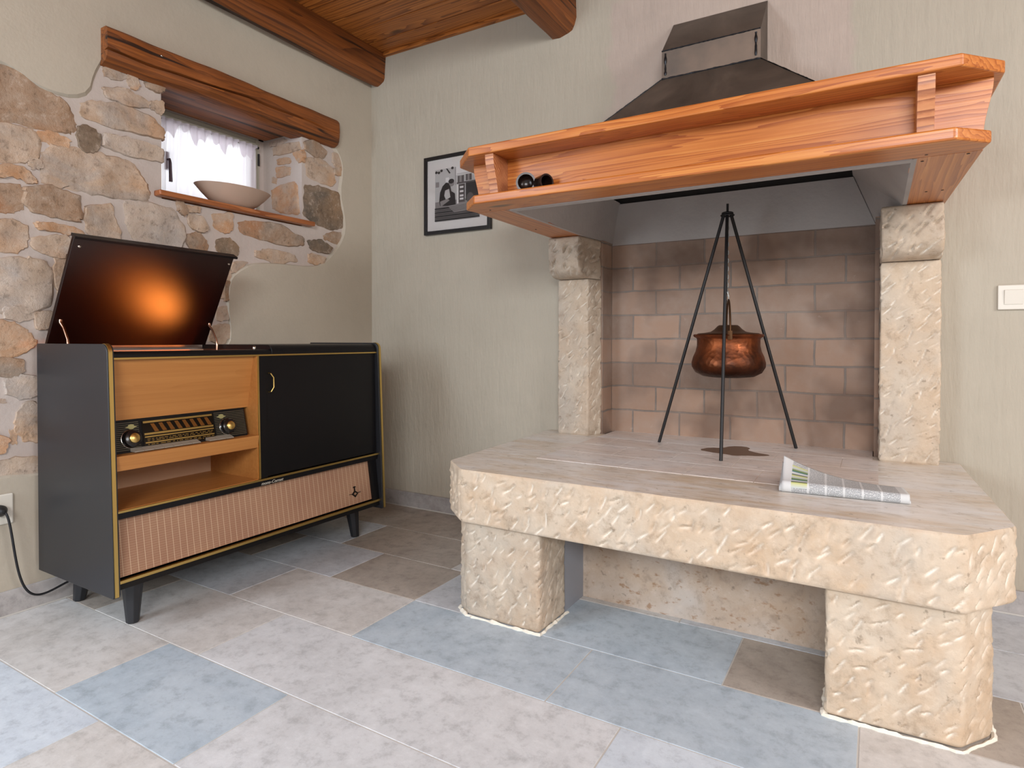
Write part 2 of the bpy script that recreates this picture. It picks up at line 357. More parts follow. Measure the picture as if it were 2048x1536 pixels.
ST = [(3, a, 0, 0, [(-60, 330), (100, 370), (230, 470), (330, 530), (380, 610), (385, 680), (330, 695), (100, 640), (-60, 630)]),
 (0, a, 0, 0, [(430, 555), (480, 535), (620, 555), (780, 610), (850, 680), (850, 735), (700, 690), (440, 620)]),
 (4, a, 0, 0, [(415, 670), (450, 665), (520, 710), (505, 790), (450, 795), (415, 750)]),
 (1, a, 0, 0, [(195, 695), (280, 700), (360, 735), (350, 770), (280, 755), (205, 735)]),
 (0, a, 0, 0, [(-60, 650), (60, 660), (170, 690), (200, 740), (190, 830), (120, 845), (-60, 845)]),
 (2, a, 0, 0, [(550, 700), (700, 740), (845, 780), (845, 850), (700, 820), (545, 770)]),
 (0, a, 0, 0, [(225, 810), (280, 765), (420, 790), (600, 830), (690, 860), (760, 960), (780, 1020), (760, 1055), (600, 1030), (450, 1000), (300, 985), (225, 960)]),
 (0, a, 0, 0, [(150, 855), (200, 845), (220, 880), (170, 885)]),
 (1, a, 0, 0, [(-60, 870), (100, 880), (160, 920), (185, 955), (140, 960), (80, 925), (-60, 935)]),
 (3, a, 0, 0, [(-60, 970), (90, 975), (125, 1010), (115, 1090), (60, 1105), (-60, 1110)]),
 (3, a, 0, 0, [(135, 985), (260, 985), (400, 1030), (420, 1130), (410, 1165), (330, 1140), (180, 1110), (130, 1060)]),
 (0, a, 0, 0, [(455, 1090), (590, 1080), (590, 1150), (625, 1210), (620, 1260), (560, 1265), (470, 1230), (450, 1130)]),
 (2, a, 0, 0, [(660, 1065), (780, 1070), (900, 1110), (960, 1190), (965, 1250), (940, 1300), (860, 1300), (720, 1270), (670, 1180)]),
 (0, a, 0, 0, [(550, 360), (640, 370), (655, 400), (630, 415), (560, 400)]), (1, a, 0, 0, [(675, 400), (710, 405), (725, 450), (705, 465), (680, 450)]),
 (3, a, 0, 0, [(770, 415), (848, 430), (850, 470), (830, 480), (765, 450)]), (0, a, 0, 0, [(545, 460), (640, 470), (770, 530), (770, 560), (700, 560), (560, 510)]),
 (0, a, 0, 0, [(795, 540), (846, 540), (846, 600), (800, 570)]), (0, a, 0, 0, [(-60, 1170), (60, 1160), (140, 1200), (130, 1290), (80, 1320), (-60, 1300)]),
 (1, a, 0, 0, [(190, 1170), (300, 1180), (420, 1210), (430, 1230), (350, 1225), (210, 1205)]), (0, a, 0, 0, [(180, 1250), (330, 1240), (370, 1260), (360, 1300), (320, 1350), (250, 1330), (165, 1290)]),
 (0, a, 0, 0, [(290, 1345), (370, 1310), (380, 1420), (315, 1560), (290, 1500)]), (2, a, 0, 0, [(-60, 1370), (120, 1360), (230, 1380), (265, 1430), (255, 1600), (100, 1650), (-60, 1630)]),
 (3, a, 0, 0, [(930, 1065), (960, 1070), (980, 1110), (960, 1125), (935, 1100)]), (1, a, 0, 0, [(985, 1085), (1040, 1090), (1040, 1115), (990, 1110)]),
 (0, a, 0, 0, [(990, 1130), (1050, 1140), (1085, 1200), (1060, 1215), (1000, 1190)]), (1, a, 0, 0, [(1120, 1130), (1215, 1125), (1215, 1200), (1180, 1220), (1130, 1190)]),
 (3, a, 0, 0, [(995, 1235), (1040, 1225), (1085, 1280), (1080, 1320), (1020, 1320), (985, 1280)]), (4, a, 0, 0, [(1140, 1260), (1200, 1255), (1250, 1300), (1240, 1340), (1180, 1345), (1140, 1310)]),
 (3, a, 0, 0, [(1255, 1170), (1330, 1160), (1480, 1190), (1590, 1250), (1590, 1290), (1500, 1290), (1270, 1225)]), (0, a, 0, 0, [(1340, 1320), (1420, 1310), (1540, 1340), (1560, 1375), (1460, 1380), (1345, 1350)]),
 (4, a, 0, 0, [(1615, 1265), (1680, 1265), (1740, 1300), (1720, 1330), (1640, 1310)]), (0, a, 0, 0, [(1620, 1335), (1700, 1350), (1690, 1382), (1625, 1382)]),
 (3, a, 0, 0, [(1700, 1235), (1780, 1220), (1800, 1260), (1770, 1275), (1705, 1255)]), (4, a, 0, 0, [(1600, 975), (1680, 985), (1780, 1020), (1805, 1120), (1800, 1190), (1740, 1205), (1650, 1170), (1600, 1130)]),
 (0, a, 0, 0, [(1605, 830), (1680, 830), (1740, 880), (1760, 960), (1740, 975), (1610, 930)]), (3, a, 0, 0, [(1600, 745), (1650, 740), (1715, 800), (1690, 830), (1605, 790)]),
 (0, a, 0, 0, [(1750, 805), (1785, 830), (1795, 870), (1770, 880), (1750, 850)]), (0, a, 0, 0, [(1755, 890), (1788, 890), (1780, 920), (1760, 915)]),
 (0, a, 0, 0, [(1225, 1385), (1300, 1378), (1245, 1420), (1212, 1430)]), (0, a, 0, 0, [(1180, 1400), (1205, 1420), (1200, 1560), (1150, 1560)]),
 (0, .36133, 60, 440, [(1040, 490), (1095, 485), (1088, 545), (1035, 550)]), (0, .36133, 60, 440, [(1015, 590), (1095, 580), (1100, 640), (1060, 685), (990, 660)]), (3, .36133, 60, 440, [(1075, 345), (1100, 345), (1095, 440), (1075, 440)]),
 (2, .2864, 0, 560, [(30, 200), (220, 205), (240, 260), (140, 280), (50, 265)]), (0, .2864, 0, 560, [(255, 235), (360, 230), (330, 330), (260, 330)]), (1, .2864, 0, 560, [(-80, 285), (90, 310), (180, 360), (245, 440), (170, 500), (-80, 540)]),
 (3, .2864, 0, 560, [(-80, 550), (150, 560), (155, 640), (80, 665), (-80, 650)]), (2, .2864, 0, 560, [(40, 700), (130, 670), (260, 690), (300, 760), (240, 800), (170, 820), (50, 790)]), (0, .2864, 0, 560, [(-60, 830), (20, 835), (28, 855), (-60, 875)]),
 (0, .2864, 0, 560, [(130, 930), (180, 860), (280, 870), (300, 1130), (170, 1110), (120, 1040)]), (0, .2864, 0, 560, [(70, 1060), (115, 1060), (110, 1130), (75, 1130)]), (1, .2864, 0, 560, [(-60, 1050), (40, 1120), (20, 1190), (-60, 1210)]),
 (2, .2864, 0, 560, [(-120, 1285), (120, 1255), (330, 1225), (330, 1330), (60, 1370), (-120, 1385)])]
rs = random.Random(12); cy = 118
while cy < 985:                                # the stonework carries on to the left of what the photo shows
    hh = rs.uniform(40, 66); cx = -300+rs.uniform(-10, 30)
    while cx < -62:
        ww = min(rs.uniform(48, 118), -30-cx); j = lambda: rs.uniform(-7, 7)
        ST.append((rs.choice([0, 0, 2, 3, 1]), 1, 0, 0, [(cx+j(), cy+j()), (cx+ww/2, cy-4+j()), (cx+ww+j(), cy+j()), (cx+ww+j(), cy+hh+j()), (cx+ww/2, cy+hh+3+j()), (cx+j(), cy+hh+j())])); cx += ww+rs.uniform(12, 20)
    cy += hh+14
def stones(m, lst, ax, pv, sign, h0, h1, seed):
    rr = random.Random(seed)
    for k, s, ox, oy, L in lst:
        P = [bp(x*s+ox, y*s+oy, ax, pv) for x, y in L]
        idx = [i for i in range(3) if i != ax]
        P2 = [np.array([p[idx[0]], p[idx[1]]]) for p in P]
        Q = []                                 # roughen outline
        for i in range(len(P2)):
            A, B = P2[i], P2[(i+1) % len(P2)]; Q += [A, (A*2+B)/3, (A+2*B)/3]
        Q = chaikin(Q, 1); c = np.mean(Q, 0); Q = [c+(q-c)*(1+0.010/max(0.02, np.linalg.norm(q-c))) for q in Q]
        Q = [q+np.array([rr.gauss(0, 0.0022), rr.gauss(0, 0.0022)]) for q in Q]
        hgt = rr.uniform(h0, h1); n = len(Q); V = []; base = pv-sign*0.016; rad_ = max(np.linalg.norm(q-c) for q in Q)
        wv = [(rr.uniform(20, 95), rr.uniform(0, math.pi), rr.uniform(0, 6.3)) for _ in range(14)]
        tilt = (rr.gauss(0, 0.03), rr.gauss(0, 0.03))
        def rel(g):
            return sum(0.0016*(35/(f+25))*math.sin(f*(g[0]*math.cos(th)+g[1]*math.sin(th))+p) for f, th, p in wv)
        prof = [(1.05, 0), (1.0, 0.45), (0.975, 0.80), (0.93, 1.0)]+[(0.93*(1-q/9), 1.0) for q in range(1, 9)]
        nr_ = len(prof)
        for sc, hf in prof:
            for q in Q:
                sc_ = 1-(1-sc)*min(1.0, 0.04/rad_*1.2) if sc > 0.93 else sc
                g = c+(q-c)*sc_; z = base+sign*((0.016+hgt)*hf+(max(0.0012-hgt, rel(g)+tilt[0]*(g[0]-c[0])*0.4+tilt[1]*(g[1]-c[1])*0.4) if hf > 0.9 else 0))
                v = [0, 0, 0]; v[ax] = z; v[idx[0]] = g[0]; v[idx[1]] = g[1]; V.append(tuple(v))
        F = [(r*n+i, r*n+(i+1) % n, (r+1)*n+(i+1) % n, (r+1)*n+i) for r in range(nr_-1) for i in range(n)]
        v = [0, 0, 0]; v[ax] = base+sign*(0.016+hgt+max(0.0012-hgt, rel(c))); v[idx[0]], v[idx[1]] = c; V.append(tuple(v))
        F += [((nr_-1)*n+i, (nr_-1)*n+(i+1) % n, nr_*n) for i in range(n)]
        m.mat(k).add(V, F)
m = M(); stones(m, ST, 0, -0.012, 1, 0.002, 0.011, 3)
b = 0.17578
RV = [(2, b, 300, 180, [(1370, 600), (1500, 560), (1560, 575), (1500, 610), (1375, 650)]), (0, b, 300, 180, [(1400, 660), (1690, 590), (1710, 680), (1420, 745)]), (1, b, 300, 180, [(1450, 790), (1580, 775), (1600, 830), (1470, 850)]),
 (1, b, 300, 180, [(1440, 890), (1590, 880), (1590, 960), (1450, 990)]), (1, b, 300, 180, [(1640, 725), (1725, 700), (1725, 800), (1690, 810)]), (0, b, 300, 180, [(1395, 1000), (1440, 1010), (1430, 1060), (1395, 1050)]), (1, b, 300, 180, [(1390, 1130), (1640, 1050), (1670, 1100), (1700, 1420), (1500, 1390), (1390, 1340)])]
stones(m, RV, 1, NY1, -1, 0.001, 0.006, 4)
obj('exposed_stonework', m, STONE, wall_l, smooth=38, label='rough tan fieldstones bedded in pale mortar')

# back wall with the firebox opening, and the two walls behind the camera
FX0, FX1, FY = 1.385, 2.430, 0.112
m = M(); m.box(0.0, FX0-0.02, 0.0, 0.3, -0.05, 2.55); m.box(FX1+0.02, 5.2, 0.0, 0.3, -0.05, 2.55)
m.box(FX0-0.02, FX1+0.02, 0.0, 0.3, 1.60, 2.55); m.box(FX0-0.02, FX1+0.02, 0.0, 0.3, -0.05, 0.44)
m.box(FX0-0.02, FX1+0.02, 0.205, 0.3, 0.44, 1.60)
struct('wall_back', m, plaster_back, org=(0, 0, 0))
struct('wall_right', M().box(5.2, 5.35, -5.1, 0.3, -0.05, 2.55), plaster_left)
struct('wall_front', M().box(-0.34, 5.35, -5.15, -5.0, -0.05, 2.55), plaster_left)
base_m = tile_mat.__call__(3, (182, 178, 176), (156, 150, 148))
def board(name, x0, x1, y0, y1):
    m = M(); m.box(x0, x1, y0, y1, 0.006, 0.082); m.mat(1).box(x0, x1, y0, y1, 0.0, 0.006); struct(name, m, [base_m, grout], bev=0.001, segs=1)
board('baseboard_left', 0.0, 0.012, -5.0, 0.0)
m = M()
for xa, xb in ((0.012, 1.24), (2.66, 5.2)):
    m.mat(0).box(xa, xb, -0.012, 0.0, 0.006, 0.082); m.mat(1).box(xa, xb, -0.012, 0.0, 0.0, 0.006)
struct('baseboard_back', m, [base_m, grout], bev=0.001, segs=1)

# window in the niche
sage = plain('sage_white_paint', (176, 174, 160), 0.45)
WY0, WY1, WZ0, WZ1 = -1.075, -0.505, 1.490, 1.922
win = link('window_1', None, None, (-0.3, (WY0+WY1)/2, WZ0)); win['kind'] = 'structure'
m = M()
m.box(-0.34, -0.30, NY0, WY0+0.03, 1.47, 1.985); m.box(-0.34, -0.30, WY1-0.0, NY1, 1.47, 1.985); m.box(-0.34, -0.30, NY0, NY1, WZ1, 1.985)
obj('reveal_plaster', m, mortar, win)
def frame(x0, x1, y0, y1, z0, z1, w):
    return M().box(x0, x1, y0, y0+w, z0, z1).box(x0, x1, y1-w, y1, z0, z1).box(x0, x1, y0+w, y1-w, z1-w, z1).box(x0, x1, y0+w, y1-w, z0, z0+w)
obj('window_frame', frame(-0.345, -0.295, WY0, WY1, WZ0, WZ1, 0.022), sage, win, bev=0.003)
sash = obj('sash', frame(-0.325, -0.283, WY0+0.022, WY1-0.022, WZ0+0.022, WZ1-0.022, 0.036), sage, win, bev=0.004)
gt = NT('window_glass'); gt.b.inputs['Transmission Weight'].default_value = 1.0; gl = gt.out((1, 1, 1, 1), 0.02, IOR=1.05)
obj('glass_pane', M().box(-0.306, -0.302, WY0+0.06, WY1-0.06, WZ0+0.06, WZ1-0.06), gl, win)
m = M(); m.box(-0.283, -0.275, -1.003, -0.983, 1.655, 1.735); m.tube([(-0.275, -0.993, 1.70), (-0.258, -0.993, 1.70), (-0.255, -0.992, 1.685), (-0.255, -0.990, 1.60)], [0.005, 0.005, 0.006, 0.008], 8)
obj('window_handle', m, plain('bronze_dark', (84, 70, 78), 0.4, 0.6), sash, bev=0.001)
m = M(); m.tube([(-0.288, -0.513, 1.79), (-0.288, -0.513, 1.85)], 0.005, 8); obj('hinge', m, iron, win)
m = M(); m.box(-0.335, 0.028, -1.200, -0.425, 1.466, 1.489); obj('window_sill', m, sill_wood, win, bev=0.006, segs=3, label='varnished pine window board')
# curtain gathered on a thin rod
ct = NT('sheer_cotton'); tr = ct.n('ShaderNodeBsdfTranslucent', {'Color': (0.94, 0.90, 0.95, 1)}); tp = ct.n('ShaderNodeBsdfTransparent', {'Color': (1, 1, 1, 1)})
df = ct.n('ShaderNodeBsdfDiffuse', {'Color': lin((222, 212, 222))})
mx = ct.n('ShaderNodeMixShader', {'Fac': 0.55}); ct.t.links.new(df.outputs[0], mx.inputs[1]); ct.t.links.new(tr.outputs[0], mx.inputs[2])
mx2 = ct.n('ShaderNodeMixShader', {'Fac': 0.16}); ct.t.links.new(mx.outputs[0], mx2.inputs[1]); ct.t.links.new(tp.outputs[0], mx2.inputs[2])
ct.t.links.new(mx2.outputs[0], ct.t.nodes['Material Output'].inputs[0])
cur = thing('curtain', (-0.268, -0.78, 1.50), 'sheer white gathered curtain hanging across the little window', 'curtain')
CY0, CY1 = -1.028, -0.548
def fold(u, v):
    yv = CY0+(CY1-CY0)*u; z = 1.868-0.352*v
    x = -0.266+0.007*math.sin(u*58+1.3*math.sin(u*9))*(0.35+0.65*min(1, v*3))+0.004*math.sin(u*131+v*3)*(1-v)
    return (x, yv+0.004*math.sin(u*47+v*2), z)
obj('fabric', M().grid(fold, 140, 26), ct.m, cur, smooth=180)
def ruff(u, v):
    yv = CY0+(CY1-CY0)*u; d = 0.050+0.026*math.sin(u*23)+0.018*math.sin(u*61+1)
    return (-0.256+0.006*math.sin(u*83), yv, 1.879-max(d, 0.014)*v)
obj('ruffle', M().grid(ruff, 140, 5), ct.m, cur, smooth=180)
obj('hem', M().grid(lambda u, v: (fold(u, 1)[0]+0.001, fold(u, 1)[1], 1.530-0.014*v), 140, 3), ct.m, cur, smooth=180)
m = M(); m.tube([(-0.266, CY0-0.01, 1.872), (-0.266, CY1+0.012, 1.872)], 0.0028, 8)
for e in (CY0-0.012, CY1+0.014): m.lathe([(0.001, -0.006), (0.006, -0.003), (0.006, 0.003), (0.001, 0.006)], (-0.266, e, 1.872), 10, 1)
obj('curtain_rod', m, iron, cur, smooth=40)

# lintel: an old squared log over the niche, its inner log behind it
def lint_sec(yv):
    q = 0.005*math.sin(yv*5)+0.004*math.sin(yv*13+1)+0.0015*math.sin(yv*37); t = (yv+1.395)/1.13
    cz = 1.952+0.020*t+0.005*math.sin(yv*6.5)+0.002*math.sin(yv*21)
    return [(-0.09, 2.034), (0.036+q, 2.034), (0.046+q, 2.024), (0.048+q, cz+0.004+0.003*t), (0.022+0.016*t, cz-0.002), (0.047+q, cz-0.0055), (0.044+q*1.5, 1.930+q), (0.032+q, 1.914+q), (0.006, 1.904+q), (-0.03, 1.902), (-0.09, 1.906)]
m = M(); ys = [-1.395+1.11*i/50 for i in range(51)]+[-0.285+0.022*k/5 for k in range(1, 6)]; V = []; cx, cz = -0.02, 1.968
for i, yv in enumerate(ys):
    k = max(0, i-50)/5; s = math.sqrt(max(0.0, 1-(k*0.8)**2))
    V += [(cx+(x-cx)*(1-(1-s)*0.5), yv, cz+(z-cz)*(1-(1-s)*0.5)) for x, z in lint_sec(yv)]
n = 11; F = [(i*n+j, i*n+(j+1) % n, (i+1)*n+(j+1) % n, (i+1)*n+j) for i in range(len(ys)-1) for j in range(n)]+[tuple(range(n))[::-1], tuple(range((len(ys)-1)*n, len(ys)*n))]
m.add(V, F)
lt = tag(obj('wooden_lintel', m, old_y, smooth=42), 'cracked old brown log lintel set over the small window niche', 'lintel')
m = M(); m.box(-0.285, -0.098, NY0+0.002, NY1-0.002, 1.918, 1.985); obj('inner_log', m, old_y, lt, bev=0.02, segs=3)
obj('iron_nail', M().lathe([(0.001, 0.0), (0.004, 0.001), (0.001, 0.002)], (0.047, -1.2, 2.0), 8, 0), chrome, lt)

# ------------------------------------------------------------------ fireplace stone
def rough(outline, z0, z1, res, seed, spacing=0.046, length=0.033, depth=0.0060, wid=0.0042, noise=0.0012, rc=0.006, taper=0.008, profile=None, capmat=0):
    rng = np.random.default_rng(seed); P = [np.array(p, float) for p in outline]; n = len(P); pts = []
    for i in range(n):                         # rounded corners, even spacing
        A, B, Cc = P[i-1], P[i], P[(i+1) % n]
        a = A-B; a /= np.linalg.norm(a); c = Cc-B; c /= np.linalg.norm(c)
        s, e = B+a*rc, B+c*rc
        for t in (0, 0.33, 0.67, 1.0): pts.append((1-t)**2*s+2*t*(1-t)*B+t*t*e)
        L = np.linalg.norm((Cc-c*rc)-e); k = max(1, int(L/res))
        for q in range(1, k): pts.append(e+(Cc-c*rc-e)*q/k)
    pts = np.array(pts); nx = np.roll(pts, -1, 0); pv = np.roll(pts, 1, 0); tg = nx-pv; tg /= np.linalg.norm(tg, axis=1)[:, None]
    nr = np.stack([tg[:, 1], -tg[:, 0]], 1)
    s = np.concatenate([[0], np.cumsum(np.linalg.norm(np.diff(pts, axis=0), axis=1))]); nz = max(4, int((z1-z0)/res)); z = np.linspace(z0, z1, nz)
    S, Zg = np.meshgrid(s, z, indexing='ij'); D = np.zeros_like(S); ch = np.zeros_like(S)
    for k in range(46):
        fq = rng.uniform(8, 130); th = rng.uniform(0, math.pi); D += noise*(30/(fq+30))*0.55*np.sin(fq*(S*math.cos(th)+Zg*math.sin(th))+rng.uniform(0, 6.3))
    row = 0; zz = z0+spacing*0.4
    while zz < z1-spacing*0.25:
        ss = (row % 2)*spacing*0.6
        while ss < s[-1]:
            s0, zc = ss+rng.normal(0, spacing*.16), zz+rng.normal(0, spacing*.16); th = math.radians(rng.normal(48, 13)); ln = length*rng.uniform(.55, 1.25); dp = depth*rng.uniform(.5, 1.3)
            msk = (abs(S-s0) < ln) & (abs(Zg-zc) < ln)
            if rng.random() < 0.9 and msk.any():
                du, dz = S[msk]-s0, Zg[msk]-zc; u = du*math.cos(th)+dz*math.sin(th); v = -du*math.sin(th)+dz*math.cos(th)+0.10*u*rng.normal(0, 1)
                env = np.clip(1-(u/(ln*.55))**2, 0, 1)
                D[msk] -= dp*env*np.exp(-(v/wid)**2)-0.35*dp*env*np.exp(-((v-2.1*wid)/wid)**2)
                ch[msk] = np.maximum(ch[msk], env*np.exp(-((v+wid*.25)/(wid*.5))**2)*rng.uniform(.15, 1.0))
            ss += spacing*rng.uniform(.85, 1.15)
        zz += spacing*0.62; row += 1
    ed = np.minimum(Zg-z0, z1-Zg); f = np.clip(ed/taper, 0, 1); D = D*(0.25+0.75*f)-0.004*(1-f)**2
    X = pts[:, 0][:, None]+nr[:, 0][:, None]*D; Y = pts[:, 1][:, None]+nr[:, 1][:, None]*D
    if profile is not None: X, Y = profile(X, Y, Zg)
    m = M(); N = len(pts)
    V = np.stack([X, Y, Zg], -1).reshape(-1, 3)
    F = [(i*nz+j, ((i+1) % N)*nz+j, ((i+1) % N)*nz+j+1, i*nz+j+1) for i in range(N) for j in range(nz-1)]
    m.add(V, F); m.add([], [])
    m.F += [tuple(i*nz for i in range(N))[::-1], tuple(i*nz+nz-1 for i in range(N))]; m.I += [0, capmat]
    m.at = ch.reshape(-1); return m
ST_Z = 0.482
slab = rough([(1.280, -0.948), (2.606, -0.950), (2.712, -0.812), (2.684, -0.002), (1.120, -0.002), (1.157, -0.842)], 0.312, ST_Z, 0.0042, 11, capmat=1, rc=0.014, spacing=0.049, length=0.038, depth=0.0072, wid=0.0052)
hs = tag(obj('hearth_slab', slab, [hearth_stone, slab_top], smooth=35), 'thick pecked limestone hearth slab with clipped front corners', 'hearth slab')
m = M(); xs = [1.40+i*1.045/5 for i in range(6)]; ysr = [-0.655, -0.47, -0.285, -0.10]
for j in range(3):
    off = 0.0 if j % 2 else 0.10
    cuts = [1.40]+[1.40+off+i*0.209 for i in range(0 if off else 1, 6) if 1.405 < 1.40+off+i*0.209 < 2.44]+[2.445]
    for q in range(len(cuts)-1): m.box(cuts[q]+0.0012, cuts[q+1]-0.0012, ysr[j]+0.0012, ysr[j+1]-0.0012, ST_Z-0.01, ST_Z+0.0012)
m.box(FX0+0.018, FX1-0.003, -0.0988, FY, ST_Z-0.004, ST_Z+0.0012)
obj('firebrick_infill', m, infill_mat, hs, label='smooth firebricks let into the slab top')
stp = [(1395, 899), (1420, 895), (1445, 896), (1462, 892), (1490, 893), (1502, 897), (1494, 900), (1510, 905), (1546, 911), (1520, 912.5), (1490, 911), (1470, 912), (1450, 908), (1425, 905)]
sp = chaikin([bp(x, y, 2, ST_Z+0.0015)[:2] for x, y in stp], 1)
obj('scorch_stain', M().prism(sp, 2, ST_Z+0.0012, ST_Z+0.0016), plain('burnt_brown', (112, 88, 72), 0.5), hs, label='brown burnt stain under the pot')
def sup(ol, seed, label):
    return tag(obj('stone_support', rough(ol, 0.004, 0.310, 0.0042, seed, rc=0.012), hearth_stone2 if seed == 21 else hearth_stone, smooth=35), label, 'stone block', 'blocks under the hearth slab')
sup([(1.292, -0.922), (1.556, -0.922), (1.560, -0.743), (1.236, -0.743), (1.236, -0.885)], 21, 'pecked stone block under the hearth slab on the side near the radio cabinet')
sup([(2.334, -0.926), (2.602, -0.920), (2.668, -0.830), (2.664, -0.60), (2.334, -0.60)], 22, 'pecked stone block under the hearth slab below the newspaper end')
# recessed masonry core below the slab
panel = limestone('speckled_tile', (196, 180, 166), (182, 158, 136), (196, 186, 178), rough=0.6, bs=0.1, spots=1)
m = M(); m.box(1.246, 1.543, -0.735, 0.0, 0.0, 0.312); m.mat(1).box(1.543, 2.64, -0.588, 0.0, 0.0, 0.312); m.mat(2).box(1.5435, 1.553, -0.735, -0.588, 0.0, 0.312)
tag(obj('hearth_base', m, [plaster_left, panel, plain('grey_side_tile', (150, 152, 160), 0.5)]), 'speckled beige panel recessed beneath the hearth slab between the two blocks', 'hearth base')
# white mortar squeezed along the foot of each block
def foot(poly, seed, par_label):
    rr = random.Random(seed); m = M(); pts = []
    for i in range(len(poly)-1):
        A, B = np.array(poly[i]), np.array(poly[i+1]); k = int(np.linalg.norm(B-A)/0.012)
        for q in range(k): pts.append(A+(B-A)*q/k)
    pts.append(np.array(poly[-1]))
    m.tube([(p[0]+rr.gauss(0, .001), p[1]+rr.gauss(0, .001), -0.001) for p in pts], [0.0045+0.006*rr.random()**2 for _ in pts], 6); return m
wm = plain('white_mortar', (238, 232, 218), 0.85)
for nm, pl_ in (('stone_support', [(1.234, -0.735), (1.234, -0.888), (1.290, -0.926), (1.558, -0.926), (1.562, -0.735)]), ('stone_support.001', [(2.332, -0.60), (2.332, -0.93), (2.604, -0.926), (2.672, -0.832), (2.668, -0.60)])):
    obj('mortar_joint', foot(pl_, 5, ''), wm, bpy.data.objects[nm])
# pillars with corbel heads
def pillar(x0, x1, xs_, seed, label, warm):
    t = thing('stone_pillar', ((x0+x1)/2, -0.05, ST_Z), label, 'pillar', 'pillars of the fireplace')
    mt = hearth_stone if warm else hearth_stone2
    obj('shaft', rough([(x0, -0.092), (x1, -0.092), (x1+xs_, -0.004), (x0, -0.004)], ST_Z, 1.168, 0.0040, seed, spacing=0.048, length=0.034, wid=0.0036), mt, t, smooth=35)
    def prof(X, Y, Z):
        a = np.clip((Z-1.168)/0.06, 0, 1); k = np.sqrt(np.clip(1-(1-a)**2, 0, 1))
        dep = 0.088+(0.188-0.088)*k
        return X, -0.004+(Y+0.004)*dep/0.088
    obj('corbel', rough([(x0, -0.092), (x1, -0.092), (x1+xs_, -0.004), (x0, -0.004)], 1.170, 1.342, 0.0040, seed+1, spacing=0.046, length=0.034, profile=prof), mt, t, smooth=35)
pillar(1.206, 1.352, 0.028, 31, 'narrow pecked stone pillar rising beside the framed photograph', False)
pillar(2.446, 2.620, 0.0, 41, 'broad pecked stone pillar on the light switch side of the fireplace', True)
# firebox: brick lining and rendered smoke funnel
t = NT('fire_brick')
bv = t.map((1, 1, 1), (0.03, 0, 0)); sx = t.n('ShaderNodeSeparateXYZ', {'Vector': t.co}); 
cv = t.n('ShaderNodeCombineXYZ', {'X': t.mth('ADD', sx.outputs[0], sx.outputs[1]), 'Y': sx.outputs[2], 'Z': 0.0}).outputs[0]
wob = t.n('ShaderNodeTexNoise', {'Vector': t.co, 'Scale': 9.0, 'Detail': 3.0}).outputs['Color']
cv = t.n('ShaderNodeVectorMath', {0: cv, 1: t.n('ShaderNodeVectorMath', {0: wob, 'Scale': 0.012}, operation='SCALE').outputs[0]}, operation='ADD').outputs[0]
bk = t.n('ShaderNodeTexBrick', {'Vector': cv, 'Color1': lin((164, 134, 114)), 'Color2': lin((136, 114, 100)), 'Mortar': lin((124, 113, 105)), 'Scale': 1.0, 'Mortar Size': 0.0045, 'Mortar Smooth': 0.35, 'Bias': 0.0, 'Brick Width': 0.212, 'Row Height': 0.1075}, offset=0.5)
c = t.mix(t.mth('MULTIPLY', t.rg(t.noise(7, 6, 0.65), 0.42, 0.7), 0.55), bk.outputs['Color'], lin((164, 148, 136)))
c = t.mix(t.mth('MULTIPLY', t.rg(t.noise(3.4, 3, 0.5), 0.50, 0.66), 0.65), c, lin((98, 74, 60)))
c = t.mix(t.mth('MULTIPLY', t.rg(t.noise(17, 5, 0.7), 0.64, 0.74), 0.35), c, lin((188, 176, 164)))
brick_mat = t.out(c, 0.85, 0, t.mth('SUBTRACT', t.mth('MULTIPLY', t.noise(40, 5), 0.4), bk.outputs['Fac']), 0.5, 0.004)
fb = thing('firebox', ((FX0+FX1)/2, 0.0, ST_Z), 'brick lined firebox behind the hanging pot with pale render above', 'firebox')
m = M(); m.box(FX0-0.02, FX1+0.02, FY, FY+0.06, 0.45, 1.345); m.box(FX0-0.02, FX0, -0.003, FY, 0.45, 1.3435); m.box(FX1, FX1+0.02, -0.003, FY, 0.45, 1.3435)
obj('brick_lining', m, brick_mat, fb, org=(FX0, FY, ST_Z), label='weathered pinkish firebricks')
m = M(); zb, zt = 1.343, 1.52
m.hexa([(FX0, FY-0.002, 1.335), (FX1, FY-0.002, 1.335), (FX1, FY+0.06, 1.335), (FX0, FY+0.06, 1.335)], [(1.420, FY-0.012, zt), (2.356, FY-0.012, zt), (2.356, FY+0.06, zt), (1.420, FY+0.06, zt)])
def flank(P, T):                              # sloping render from the inner edge of the wood up to the throat
    n_ = len(P); m.add([(x, y_, zb) for x, y_ in P]+[(x, y_, zt+0.006) for x, y_ in T]+[(x+e, y_, zb) for (x, y_), e in zip(P, [sg*0.012]*n_)]+[(x+sg*0.012, y_, zt+0.006) for x, y_ in T],
        [(i, i+1, n_+i+1, n_+i) for i in range(n_-1)]+[(2*n_+i, 3*n_+i, 3*n_+i+1, 2*n_+i+1) for i in range(n_-1)]+[(i, 2*n_+i, 2*n_+i+1, i+1) for i in range(n_-1)])
sg = -1; flank([(1.364, -0.775), (1.364, -0.19), (FX0+0.002, FY)], [(1.424, -0.775), (1.424, -0.19), (1.424, FY)])
sg = 1; flank([(2.506, -0.775), (2.506, -0.19), (FX1-0.002, FY)], [(2.354, -0.775), (2.354, -0.19), (2.354, FY)])
m.box(1.362, 2.508, -0.774, -0.746, 1.341, 1.50)
obj('smoke_funnel', m, funnel_mat, fb, label='grey white rendered funnel')
m = M(); m.box(1.30, 2.45, FY-0.004, 0.2, 1.521, 1.62)  # near-black block filling the slot above the back panel
m.box(1.30, 2.50, 0.0005, 0.2, 1.62, 1.64)
